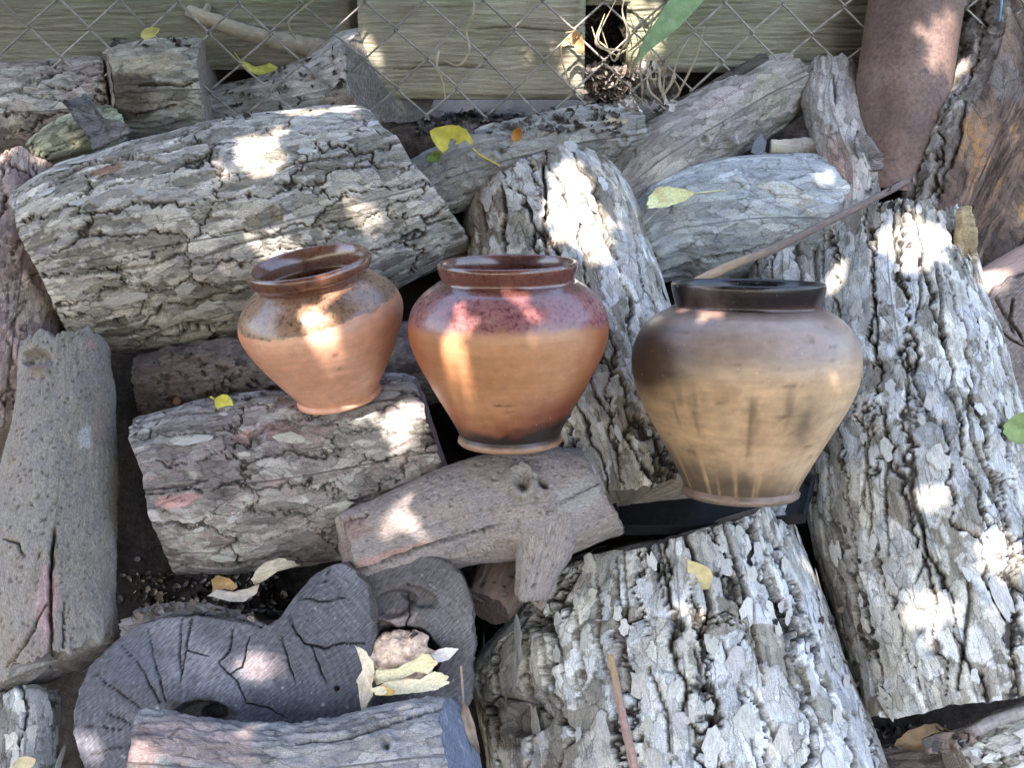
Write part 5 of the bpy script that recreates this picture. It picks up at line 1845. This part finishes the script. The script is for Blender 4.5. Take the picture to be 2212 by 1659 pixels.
# ================================================================== SHADE TREE: added unseen towards the sun, crown gaps placed to shape the sun flecks
bpy.context.view_layer.update()
DG = bpy.context.evaluated_depsgraph_get()
SPOTS = [(555, 325, 42, 42), (790, 482, 34, 24), (650, 242, 60, 12), (745, 232, 60, 14), (1232, 420, 52, 95), (1290, 500, 28, 40), (610, 545, 60, 12), (690, 705, 34, 26), (745, 598, 26, 20),
         (985, 735, 26, 58), (1000, 800, 20, 30), (1525, 655, 60, 40), (878, 935, 62, 50), (842, 1105, 42, 30), (1985, 525, 60, 52), (1808, 602, 34, 32), (2018, 1070, 26, 30),
         (2160, 1205, 56, 50), (2015, 1322, 46, 34), (2150, 602, 34, 20), (568, 1448, 46, 24), (528, 1562, 28, 24), (478, 1592, 56, 22), (178, 1612, 18, 22), (315, 1640, 26, 22),
         (1330, 165, 44, 26), (1405, 185, 44, 44), (1290, 60, 16, 40), (1240, 150, 20, 40), (786, 98, 16, 22), (2040, 90, 34, 85), (20, 330, 40, 25), (200, 700, 1, 1), (1120, 660, 14, 8)]
s1 = np.cross(SUND, np.array([0, 0, 1.0]))
s1 /= np.linalg.norm(s1)
s2 = np.cross(SUND, s1)
gaps = []
for x, y, rx, ry in SPOTS:
    if rx < 2:
        continue
    if max(rx, ry) > 50:
        rx, ry = rx * .86, ry * .86
    c, _ = hit(x, y)
    k = depth_of(c) / FPX
    ex, ey = RT * rx * k, UP * ry * k
    _, n = hit(x, y)
    px_, py_ = hit(x + rx * .6, y)[0], hit(x, y - ry * .6)[0]
    if np.linalg.norm(px_ - c) < 1.35 * rx * k:
        ex = (px_ - c) / .6
    if np.linalg.norm(py_ - c) < 1.35 * ry * k:
        ey = (py_ - c) / .6
    ex = ex * (1 + .002 / np.linalg.norm(ex))
    ey = ey * (1 + .002 / np.linalg.norm(ey))
    Mi = np.linalg.inv(np.array([[ex @ s1, ey @ s1], [ex @ s2, ey @ s2]]) + np.eye(2) * 1e-5)
    gaps.append((c @ s1, c @ s2, Mi))
tree = empty('shade_tree', (-2.6, -5.2, 0), 'leafy tree standing out of frame whose crown shades the woodpile', 'tree')
tb = np.array(tree.location)
M_TRUNK = plain_mat('tree_bark', (.14, .11, .085), .9, .4, 30, .6)
cc = np.array([0, 0, .9]) + SUND * 1.6
tube('trunk', [tb, tb + np.array([.1, .2, 1.2]), tb + np.array([.3, .5, 2.4]), tb + np.array([.5, 1.0, 3.6])], [.16, .13, .11, .08], M_TRUNK, tree, 16, origin=tb, bump=.1)
for q in ((.0, .0, .25), (-.8, .3, .4), (.7, -.2, .5), (.1, .7, .6)):
    tip = cc + SUND * q[2] + s1 * q[0] + s2 * q[1]
    a = tb + np.array([.3, .5, 2.4])
    tube('limb', [a, (a + tip) / 2 + np.array([0, 0, .55]), tip + SUND * .5], [.06, .04, .012], M_TRUNK, tree, 8, origin=tb)
r8 = np.random.default_rng(21)
N = 46000
A = r8.uniform(-1.25, 1.25, N)
B = r8.uniform(-1.20, 1.20, N)
base1, base2 = cc @ s1, cc @ s2
D = r8.uniform(1.25, 1.75, N)
size = r8.uniform(.018, .037, N)
w1, w2 = base1 + A, base2 + B
keep = np.ones(N, bool)
for g1_, g2_, Mi in gaps:
    dx, dy = w1 - g1_, w2 - g2_
    dd = np.hypot(dx, dy)
    sh = np.maximum(0, 1 - size * .55 / np.maximum(dd, 1e-4))     # only leaves that reach into the gap are gone
    ra = np.hypot(Mi[0, 0] * dx * sh + Mi[0, 1] * dy * sh, Mi[1, 0] * dx * sh + Mi[1, 1] * dy * sh)
    keep &= ra > 1.0
V, F = [], []
w1, w2, D, size = w1[keep], w2[keep], D[keep], size[keep]
n = len(D)
o0 = np.array([0, 0, .9])
offs = SUND * (D + (o0 @ SUND))[:, None] + s1 * w1[:, None] + s2 * w2[:, None]
nr_ = SUND + r8.normal(0, .33, (n, 3))
nr_ /= np.linalg.norm(nr_, axis=1)[:, None]
X = np.cross(nr_, r8.normal(0, 1, (n, 3)))
X /= np.linalg.norm(X, axis=1)[:, None]
Y = np.cross(nr_, X)
shape = [(-1, 0, .1), (-.35, .5, .0), (.4, .42, .0), (1, 0, .15), (.4, -.42, 0), (-.35, -.5, 0)]
V = np.stack([offs + X * (a * size)[:, None] + Y * (b * size)[:, None] + nr_ * (c * size)[:, None] for a, b, c in shape], 1)
ix = np.arange(n)[:, None] * 6
F = np.vstack([ix + np.array([[0, 1, 2, 3]]), ix + np.array([[0, 3, 4, 5]])])
crown = mesh('crown', V, F, plain_mat('tree_leaf', (.055, .085, .03), .5, .25, 20, .1), tree, smooth=False, origin=tb)
tag(crown, None, None, None, 'stuff')
